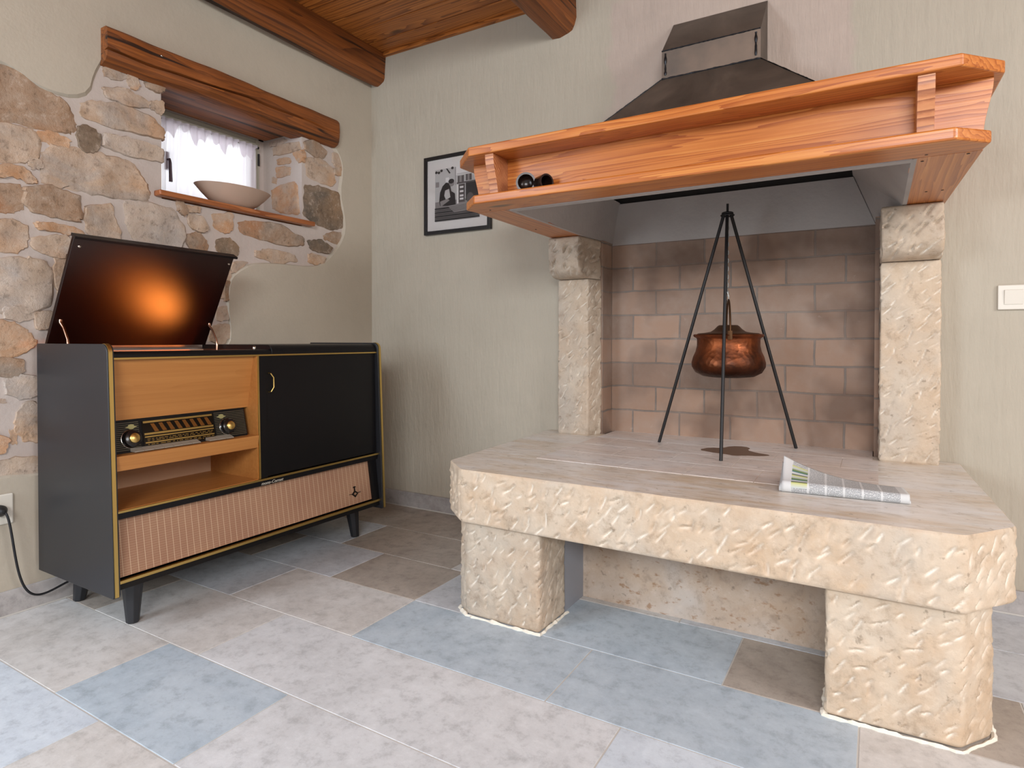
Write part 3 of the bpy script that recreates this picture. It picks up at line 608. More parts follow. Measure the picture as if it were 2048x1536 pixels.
obj('flue_throat', m, plain('throat_black', (30, 27, 25), 0.9), fb, label='near-black flue throat')

# mantel shelf of varnished pine
mt = thing('mantel_shelf', (1.94, -0.45, 1.343), 'varnished orange pine mantel shelf with clipped corners over the fireplace', 'mantel shelf')
TB = [(1.174, -0.801), (1.281, -0.905), (2.593, -0.904), (2.681, -0.809), (2.664, -0.003), (2.52, -0.003), (2.52, -0.46), (1.30, -0.46), (1.30, -0.003), (1.192, -0.003)]
obj('top_board', M().prism(TB, 2, 1.502, 1.531), pine_x, mt, bev=0.004)
BB = [(1.223, -0.832), (1.303, -0.907), (2.583, -0.903), (2.655, -0.834), (2.646, -0.775), (1.233, -0.775)]
obj('bottom_board', M().prism(BB, 2, 1.343, 1.372), pine_x, mt, bev=0.005)
for xo, xi, xw, s in ((1.233, 1.362, 1.214, 1), (2.646, 2.508, 2.618, -1)):
    rr = random.Random(3+s); inner = [(xi+rr.uniform(-.004, .004), -0.775+0.77*k/16) for k in range(17)]
    poly = [(xo, -0.7755), *inner, (xw, -0.004)] if s > 0 else [(xo, -0.7755), (xw, -0.004), *inner[::-1]]
    obj('side_board', M().prism(poly, 2, 1.3435, 1.3718), pine_y, mt)
og = lambda x, s, k: x+s*(0.0 if k < 0.12 else 0.020*(k-0.12)+0.006*math.sin((k-0.12)*math.pi*2.2))
L = [(og(1.232, 1, 1-q/12), 1.502-0.130*(1-q/12)) for q in range(13)]
prof_l = [(1.232+0.022*(0.5-0.5*math.cos(math.pi*k/12)), 1.502-0.130*k/12) for k in range(13)]
prof_r = [(2.662-0.018*(0.5-0.5*math.cos(math.pi*k/12)), 1.502-0.130*k/12) for k in range(13)]
poly = prof_l+prof_r[::-1]
obj('back_board', M().prism([(x, z) for x, z in poly], 1, -0.800, -0.775), pine_x, mt, bev=0.001)
for x0, x1 in ((1.338, 1.370), (2.512, 2.546)):
    f = [(-0.892+0.030*(0.5-0.5*math.cos(math.pi*k/12)), 1.502-0.130*k/12) for k in range(13)]
    obj('divider', M().prism(f+[(-0.800, 1.372), (-0.800, 1.502)], 0, x0, x1), [pine_z], mt, bev=0.001)
for x0, x1 in ((1.258, 1.284), (2.590, 2.616)):
    obj('side_panel', M().box(x0, x1, -0.775, -0.004, 1.372, 1.502), pine_y, mt)
for x, y in ((2.535, -0.80), (2.53, -0.74), (2.62, -0.76), (2.56, -0.36), (2.60, -0.36), (1.30, -0.80), (1.26, -0.4)):
    obj('screw_head', M().lathe([(0.001, 1.3424), (0.0035, 1.3424), (0.0035, 1.345)], (x, y, 0), 8), iron, mt)

# steel hood
hd = thing('chimney_hood', (1.88, -0.2, 1.531), 'dark bare steel chimney hood standing behind the pine mantel shelf', 'chimney hood')
b0 = [(1.262, -0.47, 1.5315), (2.502, -0.47, 1.5315), (2.502, 0.0, 1.5315), (1.262, 0.0, 1.5315)]; b1 = [(1.697, -0.162, 1.932), (2.064, -0.162, 1.932), (2.064, 0.0, 1.932), (1.697, 0.0, 1.932)]
m = M(); m.add(b0+b1, [(0, 1, 5, 4), (1, 2, 6, 5), (3, 0, 4, 7)])
o = obj('canopy', m, steel, hd); k = o.modifiers.new('plate', 'SOLIDIFY'); k.thickness = 0.004; k.offset = -1
d0 = b1; d1 = [(1.697, -0.162, 2.042), (2.064, -0.162, 2.042), (2.064, 0.0, 2.042), (1.697, 0.0, 2.042)]
m = M(); m.mat(1).add(d0+d1, [(0, 1, 5, 4)]); m.mat(0).add(d0+d1, [(1, 2, 6, 5), (3, 0, 4, 7)])
m.add(d1[:2]+[(2.064, 0.0, 2.217), (1.697, 0.0, 2.217), d1[2], d1[3]], [(0, 1, 2, 3), (1, 4, 2), (0, 3, 5)])
obj('duct', m, [steel, steel_b], hd)
m = M(); rr = random.Random(2)
def bead(a, c, r0):
    k = int(np.linalg.norm(np.array(a)-np.array(c))/0.008)
    m.tube([np.array(a)+(np.array(c)-np.array(a))*i/k+np.array([0, -0.001, 0]) for i in range(k+1)], [r0*(0.6+0.8*rr.random()) for _ in range(k+1)], 6)
bead(b1[0], b1[1], 0.0032); bead(d1[0], d1[1], 0.0024); bead(b0[1], b1[1], 0.002); bead(b0[0], b1[0], 0.002)
bead((1.712, -0.163, 1.945), (1.712, -0.163, 2.03), 0.0042); bead((2.048, -0.163, 1.945), (2.048, -0.163, 2.03), 0.0042)
obj('weld_seam', m, weld, hd, smooth=60)

# ------------------------------------------------------------------ tripod and pot
AP = np.array([1.944, -0.13, 1.385]); z0 = ST_Z+0.0012
tp_ = thing('cooking_tripod', (1.944, -0.13, z0), 'thin black iron tripod standing on the hearth over the pot', 'tripod')
for fx, fy in ((1.674, -0.103), (1.976, -0.377), (2.172, 0.025)):
    d = np.array([fx, fy, z0])-AP; d /= np.linalg.norm(d); a = AP+np.array([d[0], d[1], 0])*0.05/np.hypot(d[0], d[1])*0.25
    obj('leg', M().tube([a, (fx, fy, z0+0.0005)], 0.0062, 10), iron, tp_, smooth=40)
m = M(); ring = [(AP[0]+0.018*math.cos(t), AP[1]+0.018*math.sin(t), 1.384) for t in np.linspace(0, 2*math.pi, 25)[:-1]]; m.tube(ring, 0.004, 8, True)
ring2 = [(AP[0]+0.023*math.cos(t), AP[1]+0.023*math.sin(t), 1.376) for t in np.linspace(0, 2*math.pi, 25)[:-1]]; m.tube(ring2, 0.003, 8, True)
m.tube([(AP[0], AP[1], 1.350), (AP[0], AP[1], 1.420)], 0.0045, 8)
obj('top_ring', m, iron, tp_, smooth=40)
m = M(); zc = 1.352; i = 0
while zc > 1.085:
    e = (1, 0) if i % 2 else (0, 1)
    lk = [(AP[0]+e[0]*0.005*math.cos(t), AP[1]+e[1]*0.005*math.cos(t), zc-0.009+0.0105*math.sin(t)) for t in np.linspace(0, 2*math.pi, 13)[:-1]]
    m.tube(lk, 0.0017, 6, True); zc -= 0.0155; i += 1
m.tube([(AP[0], AP[1], 1.085), (AP[0]+0.006, AP[1], 1.07), (AP[0]+0.006, AP[1], 1.056), (AP[0], AP[1], 1.050), (AP[0]-0.006, AP[1], 1.056)], 0.0025, 8)
obj('chain', m, plain('chain_steel', (150, 147, 142), 0.38, 0.9), tp_, smooth=50)
t = NT('hammered_copper'); hv = t.n('ShaderNodeTexVoronoi', {'Vector': t.co, 'Scale': 62.0}).outputs['Distance']
sz = t.n('ShaderNodeSeparateXYZ', {'Vector': t.co}).outputs[2]
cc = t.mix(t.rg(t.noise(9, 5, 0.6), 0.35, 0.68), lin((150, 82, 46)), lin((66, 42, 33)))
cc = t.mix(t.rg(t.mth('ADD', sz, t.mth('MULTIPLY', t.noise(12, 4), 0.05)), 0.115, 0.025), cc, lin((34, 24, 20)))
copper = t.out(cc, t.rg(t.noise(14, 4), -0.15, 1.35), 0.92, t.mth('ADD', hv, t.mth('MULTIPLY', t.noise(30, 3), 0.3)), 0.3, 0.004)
pc = (AP[0]+0.003, AP[1]+0.01, 0.0); PZ = 0.757
pot = thing('copper_cauldron', (pc[0], pc[1], PZ), 'tarnished hammered copper pot with lid hanging from the tripod chain', 'pot')
prof = [(0.001, 0.0), (0.055, 0.001), (0.095, 0.006), (0.121, 0.020), (0.134, 0.042), (0.135, 0.058), (0.129, 0.080), (0.120, 0.100), (0.115, 0.122), (0.115, 0.146), (0.117, 0.152), (0.126, 0.156), (0.129, 0.162), (0.126, 0.166), (0.117, 0.164)]
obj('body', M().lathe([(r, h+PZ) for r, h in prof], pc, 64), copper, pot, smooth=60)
lidp = [(0.118, 0.165), (0.110, 0.170), (0.085, 0.172), (0.064, 0.176), (0.050, 0.186), (0.040, 0.197), (0.034, 0.201), (0.001, 0.202)]
obj('lid', M().lathe([(r, h+PZ) for r, h in lidp], pc, 64), plain('dull_dark_copper', (104, 74, 54), 0.45, 0.8), pot, smooth=40)
a_ = math.radians(75.5); hx, hy = 0.124*math.cos(a_), -0.124*math.sin(a_)
hp = [(pc[0]+hx*math.cos(q), pc[1]+hy*math.cos(q), PZ+0.160+0.138*math.sin(q)) for q in np.linspace(0, math.pi, 25)]
m = M(); m.tube(hp, 0.0035, 8)
for s_ in (1, -1): m.box(pc[0]+s_*hx-0.008, pc[0]+s_*hx+0.008, pc[1]+s_*hy-0.005, pc[1]+s_*hy+0.005, PZ+0.146, PZ+0.178)
obj('handle', m, plain('aged_brass', (92, 62, 38), 0.5, 0.8), pot, smooth=50)

# newspaper lying folded near the front edge
t = NT('newsprint'); uvn = t.n('ShaderNodeUVMap').outputs[0]; su = t.n('ShaderNodeSeparateXYZ', {'Vector': uvn}); U, Vv = su.outputs[0], su.outputs[1]
def band(x, a, c): return t.mth('MULTIPLY', t.mth('GREATER_THAN', x, a), t.mth('LESS_THAN', x, c))
colf = t.mth('FRACT', t.mth('MULTIPLY', t.mth('SUBTRACT', U, 0.075), 1/0.1445)); incol = band(colf, 0.05, 0.93)
lines = t.mth('LESS_THAN', t.mth('FRACT', t.mth('MULTIPLY', Vv, 46.0)), 0.55)
words = t.mth('GREATER_THAN', t.noise(1.0, 2, 0.6, t.n('ShaderNodeMapping', {'Vector': uvn, 'Scale': (140, 46, 1)}).outputs[0]), 0.43)
ink = t.mth('MULTIPLY', t.mth('MULTIPLY', incol, band(U, 0.075, 0.94)), t.mth('MULTIPLY', lines, words))
c = t.mix(t.mth('MULTIPLY', ink, 0.75), lin((206, 207, 207)), lin((60, 66, 74)))
blk = t.mth('MULTIPLY', band(U, 0.078, 0.212), band(Vv, 0.12, 0.86))
pic = t.ramp(t.mth('FRACT', t.mth('MULTIPLY', Vv, 3.1)), [(0.0, lin((66, 120, 140))), (0.2, lin((110, 130, 60))), (0.4, lin((190, 196, 196))), (0.62, lin((196, 198, 130))), (0.72, lin((60, 70, 60))), (0.85, lin((202, 204, 204)))])
c = t.mix(blk, c, pic)
news = t.out(c, 0.75)
np_ = thing('newspaper', (2.36, -0.66, ST_Z), 'folded grey newspaper with a raised corner lying on the hearth slab', 'newspaper')
pA, pB = np.array([2.214, -0.742]), np.array([2.512, -0.722]); ud = (pB-pA)/np.linalg.norm(pB-pA); vd = np.array([-ud[1], ud[0]])
def sheet(lift, top, dpt, off=0.0):
    def fn(u, v):
        e = (1-u)**2.6; h = top*(0.9+0.1*math.cos(u*3))
        if v < 0.25: a = math.pi*(v/0.25); d, z = -0.5*h*math.sin(a)*0.8, h*(1-math.cos(a))/2
        else:
            w_ = (v-0.25)/0.75; d = dpt*w_*(1-0.35*e*lift/0.06); z = h*(1-0.55*w_*(1-e))+lift*e*w_**1.4
        p = pA+ud*(u*np.linalg.norm(pB-pA)+off)+vd*(d+0.012); return (p[0], p[1], ST_Z+0.001+z)
    return fn
m = M(); m.grid(sheet(0.052, 0.030, 0.145), 40, 34); m.uv = [(i/39, j/33) for i in range(40) for j in range(34)]
o = obj('outer_page', m, news, np_, smooth=180); k = o.modifiers.new('paper', 'SOLIDIFY'); k.thickness = 0.0006
for q, (l_, h_, dd, of) in enumerate(((0.038, 0.023, 0.150, -0.004), (0.022, 0.016, 0.152, -0.007), (0.010, 0.009, 0.150, 0.003))):
    m = M(); m.grid(sheet(l_, h_, dd, of), 30, 24); m.uv = [(0.02, 0.0)]*(30*24)
    o = obj('inner_page', m, news, np_, smooth=180); k = o.modifiers.new('paper', 'SOLIDIFY'); k.thickness = 0.0008

# two dark cups on the mantel
cupm = plain('dark_bronze_ceramic', (36, 24, 20), 0.25, 0.3)
def cup(cx, cy, r, ln, rz, label):
    m = M(); m.lathe([(0.001, 0.0), (r*0.75, 0.0), (r*0.96, ln*0.25), (r, ln), (r*0.80, ln), (r*0.76, ln*0.4), (r*0.5, ln*0.12), (0.001, ln*0.1)], (0, 0, 0), 32, 1)
    q = math.radians(rz); V = []
    for x, y, z in m.V: y = -y+ln/2; V.append((cx+x*math.cos(q)-y*math.sin(q), cy+x*math.sin(q)+y*math.cos(q), 1.3724+r+z))
    m.V = V; return tag(obj('cup', m, cupm, smooth=50), label, 'cup', 'dark cups on the mantel')
cup(1.462, -0.838, 0.032, 0.034, 24, 'larger dark round cup lying on its side on the mantel next to the divider')
cup(1.518, -0.833, 0.026, 0.050, 62, 'smaller dark round cup lying on its side on the mantel, away from the divider')

# bowl on the window board
m = M(); BW = (-0.045, -0.828, 1.489)
pr = [(0.02, 0.0), (0.075, 0.002), (0.085, 0.006), (0.115, 0.025), (0.146, 0.052), (0.172, 0.079), (0.176, 0.083), (0.170, 0.083), (0.140, 0.056), (0.105, 0.030), (0.06, 0.014), (0.001, 0.010)]
m.lathe([(0.001, 0.0)]+pr, BW, 64, 2, (0.62, 1.0))
tag(obj('clay_bowl', m, plain('matt_clay', (178, 152, 134), 0.6), smooth=60), 'wide shallow taupe bowl on the window board', 'bowl')

# framed photograph
PX0, PX1, PZ0, PZ1 = 0.388, 0.800, 1.449, 1.852
pf = thing('picture_frame', ((PX0+PX1)/2, 0, PZ0), 'black framed black and white kitchen photograph on the wall behind the mantel end', 'picture')
m = M(); wf = 0.018
m.box(PX0, PX0+wf, -0.022, -0.001, PZ0, PZ1).box(PX1-wf, PX1, -0.022, -0.001, PZ0, PZ1).box(PX0+wf, PX1-wf, -0.022, -0.001, PZ1-wf, PZ1).box(PX0+wf, PX1-wf, -0.022, -0.001, PZ0, PZ0+wf)
obj('frame', m, plain('black_frame', (20, 19, 20), 0.35), pf, bev=0.001)
obj('mount', M().box(PX0+wf, PX1-wf, -0.012, -0.002, PZ0+wf, PZ1-wf), plain('white_mount', (206, 200, 196), 0.7), pf)
g = [plain('photo_grey_%s' % n_, c_, 0.4) for n_, c_ in (('pale', (176, 172, 170)), ('mid', (128, 122, 120)), ('dim', (78, 72, 70)), ('dark', (38, 34, 34)), ('white', (208, 204, 202)))]
qx0, qx1, qz0, qz1 = PX0+0.068, PX1-0.066, PZ0+0.064, PZ1-0.070
X_ = lambda u: qx0+(qx1-qx0)*u
Zv = lambda v: qz1-(qz1-qz0)*v
m = M(); dpt = [-0.0124]
def shp(k, P):
    dpt[0] -= 0.00012; m.mat(k); nn = len(P); m.add([(X_(u), dpt[0], Zv(v)) for u, v in P], [tuple(range(nn))])
def ell(k, cu, cvv, a, c2, n=20): shp(k, [(cu+a*math.cos(2*math.pi*i/n), cvv+c2*math.sin(2*math.pi*i/n)) for i in range(n)])
def rc(k, u0, u1, v0, v1): shp(k, [(u0, v0), (u1, v0), (u1, v1), (u0, v1)])
rc(0, 0, 1, 0, 1); rc(1, 0, 1, 0.62, 1); rc(4, 0.48, 1, 0, 0.16); rc(1, 0.46, 0.475, 0, 0.34); rc(0, 0.5, 1, 0.13, 0.15)
for u, v in ((0.03, 0.05), (0.09, 0.06), (0.15, 0.03), (0.40, 0.01)): ell(3, u, v, 0.03, 0.025)
shp(3, [(0.25, 0.0), (0.29, 0.01), (0.36, 0.10), (0.33, 0.11)])
rc(2, 0.5, 1.0, 0.30, 0.33); rc(2, 0.52, 0.66, 0.18, 0.30); rc(1, 0.56, 0.61, 0.18, 0.30); rc(2, 0.70, 0.83, 0.17, 0.29); rc(1, 0.74, 0.78, 0.17, 0.29)
rc(4, 0.5, 0.54, 0.34, 0.70); rc(2, 0.54, 0.68, 0.34, 0.68); rc(3, 0.70, 1.0, 0.33, 0.66)
for v in (0.38, 0.46, 0.54, 0.6): rc(4, 0.57, 0.65, v, v+0.035)
rc(4, 0.25, 0.33, 0.18, 0.27); rc(1, 0.02, 0.10, 0.24, 0.34)
shp(3, [(0.10, 0.62), (0.12, 0.45), (0.18, 0.33), (0.26, 0.27), (0.35, 0.30), (0.38, 0.45), (0.46, 0.50), (0.48, 0.72), (0.30, 0.72), (0.12, 0.70)])
ell(1, 0.39, 0.30, 0.06, 0.06); ell(3, 0.38, 0.26, 0.065, 0.045); shp(0, [(0.24, 0.42), (0.33, 0.40), (0.36, 0.56), (0.26, 0.60), (0.22, 0.52)]); shp(1, [(0.12, 0.62), (0.30, 0.58), (0.34, 0.62), (0.14, 0.72)]); ell(2, 0.80, 0.62, 0.08, 0.10)
for k in range(7): rc(2 if k % 2 else 3, 0.0, 1.0, 0.74+k*0.037, 0.74+k*0.037+0.03)
shp(1, [(0.30, 0.72), (0.78, 0.70), (0.95, 0.82), (0.45, 0.86)]); 
for k in range(4): shp(2, [(0.34+0.03*k, 0.745+0.025*k), (0.80+0.03*k, 0.725+0.025*k), (0.80+0.03*k, 0.733+0.025*k), (0.34+0.03*k, 0.753+0.025*k)])
obj('photo_print', m, g, pf)
gg = NT('picture_glass'); gg.b.inputs['Transmission Weight'].default_value = 1.0
obj('glazing', M().box(PX0+wf, PX1-wf, -0.0175, -0.0165, PZ0+wf, PZ1-wf), gg.out((1, 1, 1, 1), 0.03, IOR=1.12), pf)

# switch and socket
sw = thing('light_switch', (2.82, 0, 1.0), 'cream square light switch on the wall by the broad pillar', 'light switch')
obj('cover_plate', M().box(2.779, 2.861, -0.010, -0.001, 1.001, 1.082), white_p, sw, bev=0.003)
obj('rocker', M().hexa([(2.795, -0.010, 1.017), (2.845, -0.010, 1.017), (2.845, -0.010, 1.066), (2.795, -0.010, 1.066)], [(2.796, -0.012, 1.018), (2.844, -0.012, 1.018), (2.844, -0.016, 1.065), (2.796, -0.016, 1.065)]), white_p, sw, bev=0.001)
so = thing('wall_socket', (0, -1.715, 0.30), 'white wall socket low on the stone patched wall left of the radio cabinet', 'socket')
obj('cover_plate', M().box(0.001, 0.010, -1.757, -1.675, 0.302, 0.400), white_p, so, bev=0.004)
obj('insert', M().lathe([(0.001, 0.010), (0.021, 0.010), (0.021, 0.0125), (0.019, 0.0125), (0.017, 0.011), (0.001, 0.011)], (0, -1.716, 0.351), 28, 0), white_p, so, smooth=40)
pcd = thing('power_cord', (0.03, -1.7, 0.02), 'black power cord drooping from the wall socket to behind the radio cabinet', 'power cord')
obj('plug', M().lathe([(0.001, 0.012), (0.017, 0.012), (0.018, 0.03), (0.012, 0.042), (0.007, 0.052), (0.001, 0.053)], (0, -1.716, 0.352), 20, 0), iron, pcd, smooth=40)
def bez(P, n=40):
    P = [np.array(p) for p in P]; out = []
    for i in range(n+1):
        tt = i/n; Q = P[:]
        while len(Q) > 1: Q = [Q[j]*(1-tt)+Q[j+1]*tt for j in range(len(Q)-1)]
        out.append(Q[0])
    return out
obj('cable', M().tube(bez([(0.048, -1.712, 0.350), (0.06, -1.700, 0.33), (0.06, -1.69, 0.22), (0.05, -1.685, 0.06), (0.05, -1.66, 0.02), (0.05, -1.60, 0.055), (0.05, -1.535, 0.070)]), 0.0036, 10), plain('rubber', (22, 22, 26), 0.45), pcd, smooth=60)

# ------------------------------------------------------------------ music console
YL, YR, XB, XF = -1.615, -0.445, 0.030, 0.475
mc = thing('music_console', (0.25, -1.03, 0.0), 'black lacquered radio cabinet with raised lid, sliding door and woven speaker front', 'radio cabinet')
def side_poly(i=0.0):
    arc = [(0.447-0.0+0.028*math.sin(q), 0.860+0.028*math.cos(q)) for q in np.linspace(0, math.pi/2, 8)]
    return [(XB, 0.131), (XB, 0.888)]+arc+[(0.503, 0.140), (0.499, 0.131)]
def side(y0, y1, ye0, ye1):
    s = obj('side_panel', M().prism(side_poly(), 1, y0, y1), black_side, mc, bev=0.002)
    arc = [(0.4475+0.0285*math.sin(q), 0.860+0.0285*math.cos(q)) for q in np.linspace(-0.2, math.pi/2, 9)]
    out = arc+[(0.5035, 0.135)]; inn = [(x-0.010 if k > 1 else x-0.003, z-0.004) for k, (x, z) in enumerate(out)]
    V = []; n = len(out)
    for (x, z) in out: V += [(x, ye0, z), (x, ye1, z)]
    for (x, z) in out: V += [(x+0.0022, ye0, z+0.0008), (x+0.0022, ye1, z+0.0008)]
    F = []
    for i in range(n-1):
        a0 = 2*i; b0_ = 2*n+2*i
        F += [(b0_, b0_+1, b0_+3, b0_+2), (a0, b0_, b0_+2, a0+2), (a0+1, a0+3, b0_+3, b0_+1)]
    F += [(0, 1, 2*n+1, 2*n), (2*n-2, 4*n-2, 4*n-1, 2*n-1)]
    obj('edge_trim', M().add(V, F), brass, s, smooth=30)
side(YL, YL+0.020, YL+0.003, YL+0.014); side(YR-0.020, YR, YR-0.014, YR-0.003)
y0, y1 = YL+0.020, YR-0.020; YD = -1.085; YO = -1.03
obj('back_panel', M().box(XB, XB+0.008, y0, y1, 0.15, 0.862), card, mc)
obj('bottom_panel', M().prism([(XB+0.008, 0.148), (0.486, 0.148), (0.480, 0.166), (XB+0.008, 0.166)], 1, y0, y1), black_lac, mc)
# fixed top on the right, front rail on the left
arc = [(0.440+0.026*math.sin(q), 0.856+0.026*math.cos(q)) for q in np.linspace(0, math.pi/2, 7)]
obj('fixed_top', M().prism([(XB, 0.864), (XB, 0.882)]+arc+[(0.466, 0.846), (0.446, 0.846), (0.440, 0.864)], 1, YO, y1), black_lac, mc, bev=0.001)
arc2 = [(0.452+0.012*math.sin(q), 0.853+0.012*math.cos(q)) for q in np.linspace(0, math.pi/2, 5)]
obj('front_rail', M().prism([(0.440, 0.846), (0.440, 0.865)]+arc2+[(0.464, 0.846)], 1, y0, YO), black_lac, mc)
obj('rail_trim', M().box(0.458, 0.4685, y0, y1, 0.8405, 0.8465), brass, mc, bev=0.0008)
# left half: sloping veneer, radio, shelf, lower compartment
V1 = [(0.449, 0.846), (0.413, 0.650), (0.405, 0.650), (0.441, 0.846)]
obj('veneer_panel', M().prism(V1, 1, y0, YD-0.012), maple, mc)
rad = obj('radio_panel', M().prism([(0.4135, 0.650), (0.438, 0.549), (0.38, 0.549), (0.38, 0.650)], 1, y0, YD-0.030), plain('radio_black', (16, 15, 15), 0.4, Specular_IOR_Level=0.25), mc, label='ribbed black radio dial panel')
def RP(yv, h, off=0.0):                       # a point on the slanted radio face, h from 0 (bottom) to 1 (top)
    x = 0.438-0.0245*h; z = 0.549+0.101*h; return (x+0.972*off, yv, z+0.236*off)
def rbar(m, ya, yb, h0, h1, t_):
    m.hexa([RP(ya, h0), RP(yb, h0), RP(yb, h1), RP(ya, h1)], [RP(ya, h0, t_), RP(yb, h0, t_), RP(yb, h1, t_), RP(ya, h1, t_)])
yr0, yr1 = y0, YD-0.030; W = yr1-yr0
rib_m = plain('radio_rib', (92, 84, 66), 0.4)
for ya, yb in ((yr0+0.004, yr0+W*0.205), (yr0+W*0.745, yr1-0.004)):
    m = M(); m.mat(1); rbar(m, ya, yb, 0.07, 0.93, 0.0006); m.mat(0)
    for k in range(15): rbar(m, ya, yb, 0.08+k*0.058, 0.08+k*0.058+0.017, 0.0020)
    obj('grooved_strip', m, [rib_m, bpy.data.materials['radio_black']], rad)
obj('dial_glass', (lambda m: (rbar(m, yr0+W*0.225, yr0+W*0.735, 0.06, 0.90, 0.0018), m)[1])(M()), plain('dial_dark', (24, 18, 12), 0.12, Specular_IOR_Level=0.3), rad)
m = M()
for h0, h1 in ((0.83, 0.89), (0.46, 0.52), (0.38, 0.42), (0.20, 0.24)): rbar(m, yr0+W*0.235, yr0+W*0.728, h0, h1, 0.0024)
obj('dial_line', m, brass, rad)
m = M(); rr = random.Random(9)
for row, h in enumerate((0.32, 0.27, 0.15, 0.10)):
    yv = yr0+W*0.25
    while yv < yr0+W*0.71:
        l_ = rr.uniform(0.004, 0.016); rbar(m, yv, yv+l_, h, h+0.022, 0.0023); yv += l_+rr.uniform(0.003, 0.008)
obj('station_marks', m, brass_dull, rad)
m = M()
for k in range(8):
    ya = yr0+W*(0.28+k*0.055); m.hexa([RP(ya, 0.80), RP(ya+0.012, 0.80), RP(ya+0.026, 0.54), RP(ya+0.012, 0.54)], [RP(ya, 0.80, .0024), RP(ya+0.012, 0.80, .0024), RP(ya+0.026, 0.54, .0024), RP(ya+0.012, 0.54, .0024)])
obj('dial_pointer', m, plain('amber_mark', (150, 98, 48), 0.25, 0.7), rad)
for f, h in ((0.145, 0.40), (0.835, 0.40)):
    c = np.array(RP(yr0+W*f, h, 0.0)); ax = np.array([0.972, 0, 0.236])
    kn = M()
    def ringpts(r, o): return [tuple(c+ax*o+np.array([0, math.cos(q), 0])*r+np.array([-0.236, 0, 0.972])*r*math.sin(q)) for q in np.linspace(0, 2*math.pi, 33)[:-1]]
    def stack(m_, prf):
        n_ = 32; V = []; F = []
        for r, o_ in prf: V += ringpts(r, o_)
        for i in range(len(prf)-1): F += [(i*n_+k, i*n_+(k+1) % n_, (i+1)*n_+(k+1) % n_, (i+1)*n_+k) for k in range(n_)]
        F.append(tuple(range((len(prf)-1)*n_, len(prf)*n_))); m_.add(V, F)
    stack(kn, [(0.029, 0.0), (0.029, 0.006), (0.0265, 0.008), (0.0255, 0.020), (0.022, 0.022)])
    kb = obj('tuning_knob', kn, plain('knob_black', (20, 17, 18), 0.2), rad, smooth=35)
    k2 = M(); stack(k2, [(0.0296, 0.001), (0.0296, 0.004), (0.028, 0.0045)]); obj('knob_ring', k2, chrome, kb, smooth=30)
    k3 = M(); stack(k3, [(0.0150, 0.019), (0.0150, 0.028), (0.0120, 0.0305), (0.001, 0.032)]); obj('knob_cap', k3, brass, kb, smooth=35)
    bd = M(); cb = np.array(RP(yr0+W*(f+0.012 if f < 0.5 else f-0.035), 0.76)); 
    pts = [(1, 0), (0.55, 0.35), (0.4, 0.8), (0, 1.0), (-0.4, 0.8), (-0.55, 0.35), (-1, 0), (-0.5, -0.3), (-0.3, -0.7), (0, -0.8), (0.3, -0.7), (0.5, -0.3)]
    vv = [tuple(cb+np.array([0, 1, 0])*p*0.018+np.array([-0.236, 0, 0.972])*q*0.009+ax*o_) for o_ in (0.0, 0.003) for p, q in pts]
    bd.add(vv, [tuple(range(12, 24))]+[(i, (i+1) % 12, 12+(i+1) % 12, 12+i) for i in range(12)]); obj('badge', bd, plain('cream_gold', (176, 172, 122), 0.35, 0.5), rad)
nk = 11
for k in range(nk):
    if k == 7: continue
    ya = yr0+W*(0.135+0.715*k/nk); yb = ya+W*0.715/nk-0.0012
    obj('key', M().hexa([(0.434, ya, 0.5515), (0.434, yb, 0.5515), (0.462, yb, 0.5515), (0.462, ya, 0.5515)], [(0.436, ya, 0.562), (0.436, yb, 0.562), (0.461, yb, 0.554), (0.461, ya, 0.554)]), plain('ivory_key', (152, 144, 132), 0.35) if k == 0 else bpy.data.materials['ivory_key'], rad)
obj('shelf', M().prism([(XB+0.01, 0.549), (0.480, 0.549), (0.472, 0.503), (XB+0.01, 0.503)], 1, y0, YD-0.012), maple, mc, bev=0.001)
obj('compartment_floor', M().box(XB+0.01, 0.474, y0, YD-0.012, 0.372, 0.386), maple, mc)
obj('compartment_back', M().box(0.180, 0.186, y0, YD-0.012, 0.386, 0.503), card, mc)
obj('compartment_side', M().prism([(0.186, 0.386), (0.474, 0.386), (0.466, 0.846), (0.186, 0.846)], 1, YD-0.012, YD-0.004), maple, mc)
obj('divider', M().prism([(0.06, 0.386), (0.4755, 0.386), (0.465, 0.846), (0.06, 0.846)], 1, YD-0.004, YD+0.028), black_lac, mc)
obj('divider_trim', M().prism([(0.470, 0.386), (0.479, 0.386), (0.4685, 0.842), (0.460, 0.842)], 1, YD-0.011, YD-0.004), brass, mc)
# right half: sliding door
dr = obj('sliding_door', M().prism([(0.452, 0.388), (0.468, 0.388), (0.458, 0.843), (0.442, 0.843)], 1, YD+0.030, y1-0.004), black_lac, mc, label='plain black sliding door')
xh = 0.4615; hy_ = -1.030
m = M(); m.tube([(xh, hy_-0.012, 0.776), (xh+0.010, hy_-0.010, 0.774), (xh+0.014, hy_, 0.758), (xh+0.015, hy_, 0.722), (xh+0.013, hy_-0.010, 0.706), (xh+0.001, hy_-0.012, 0.704)], 0.0026, 8)
obj('handle', m, brass, dr, smooth=40)
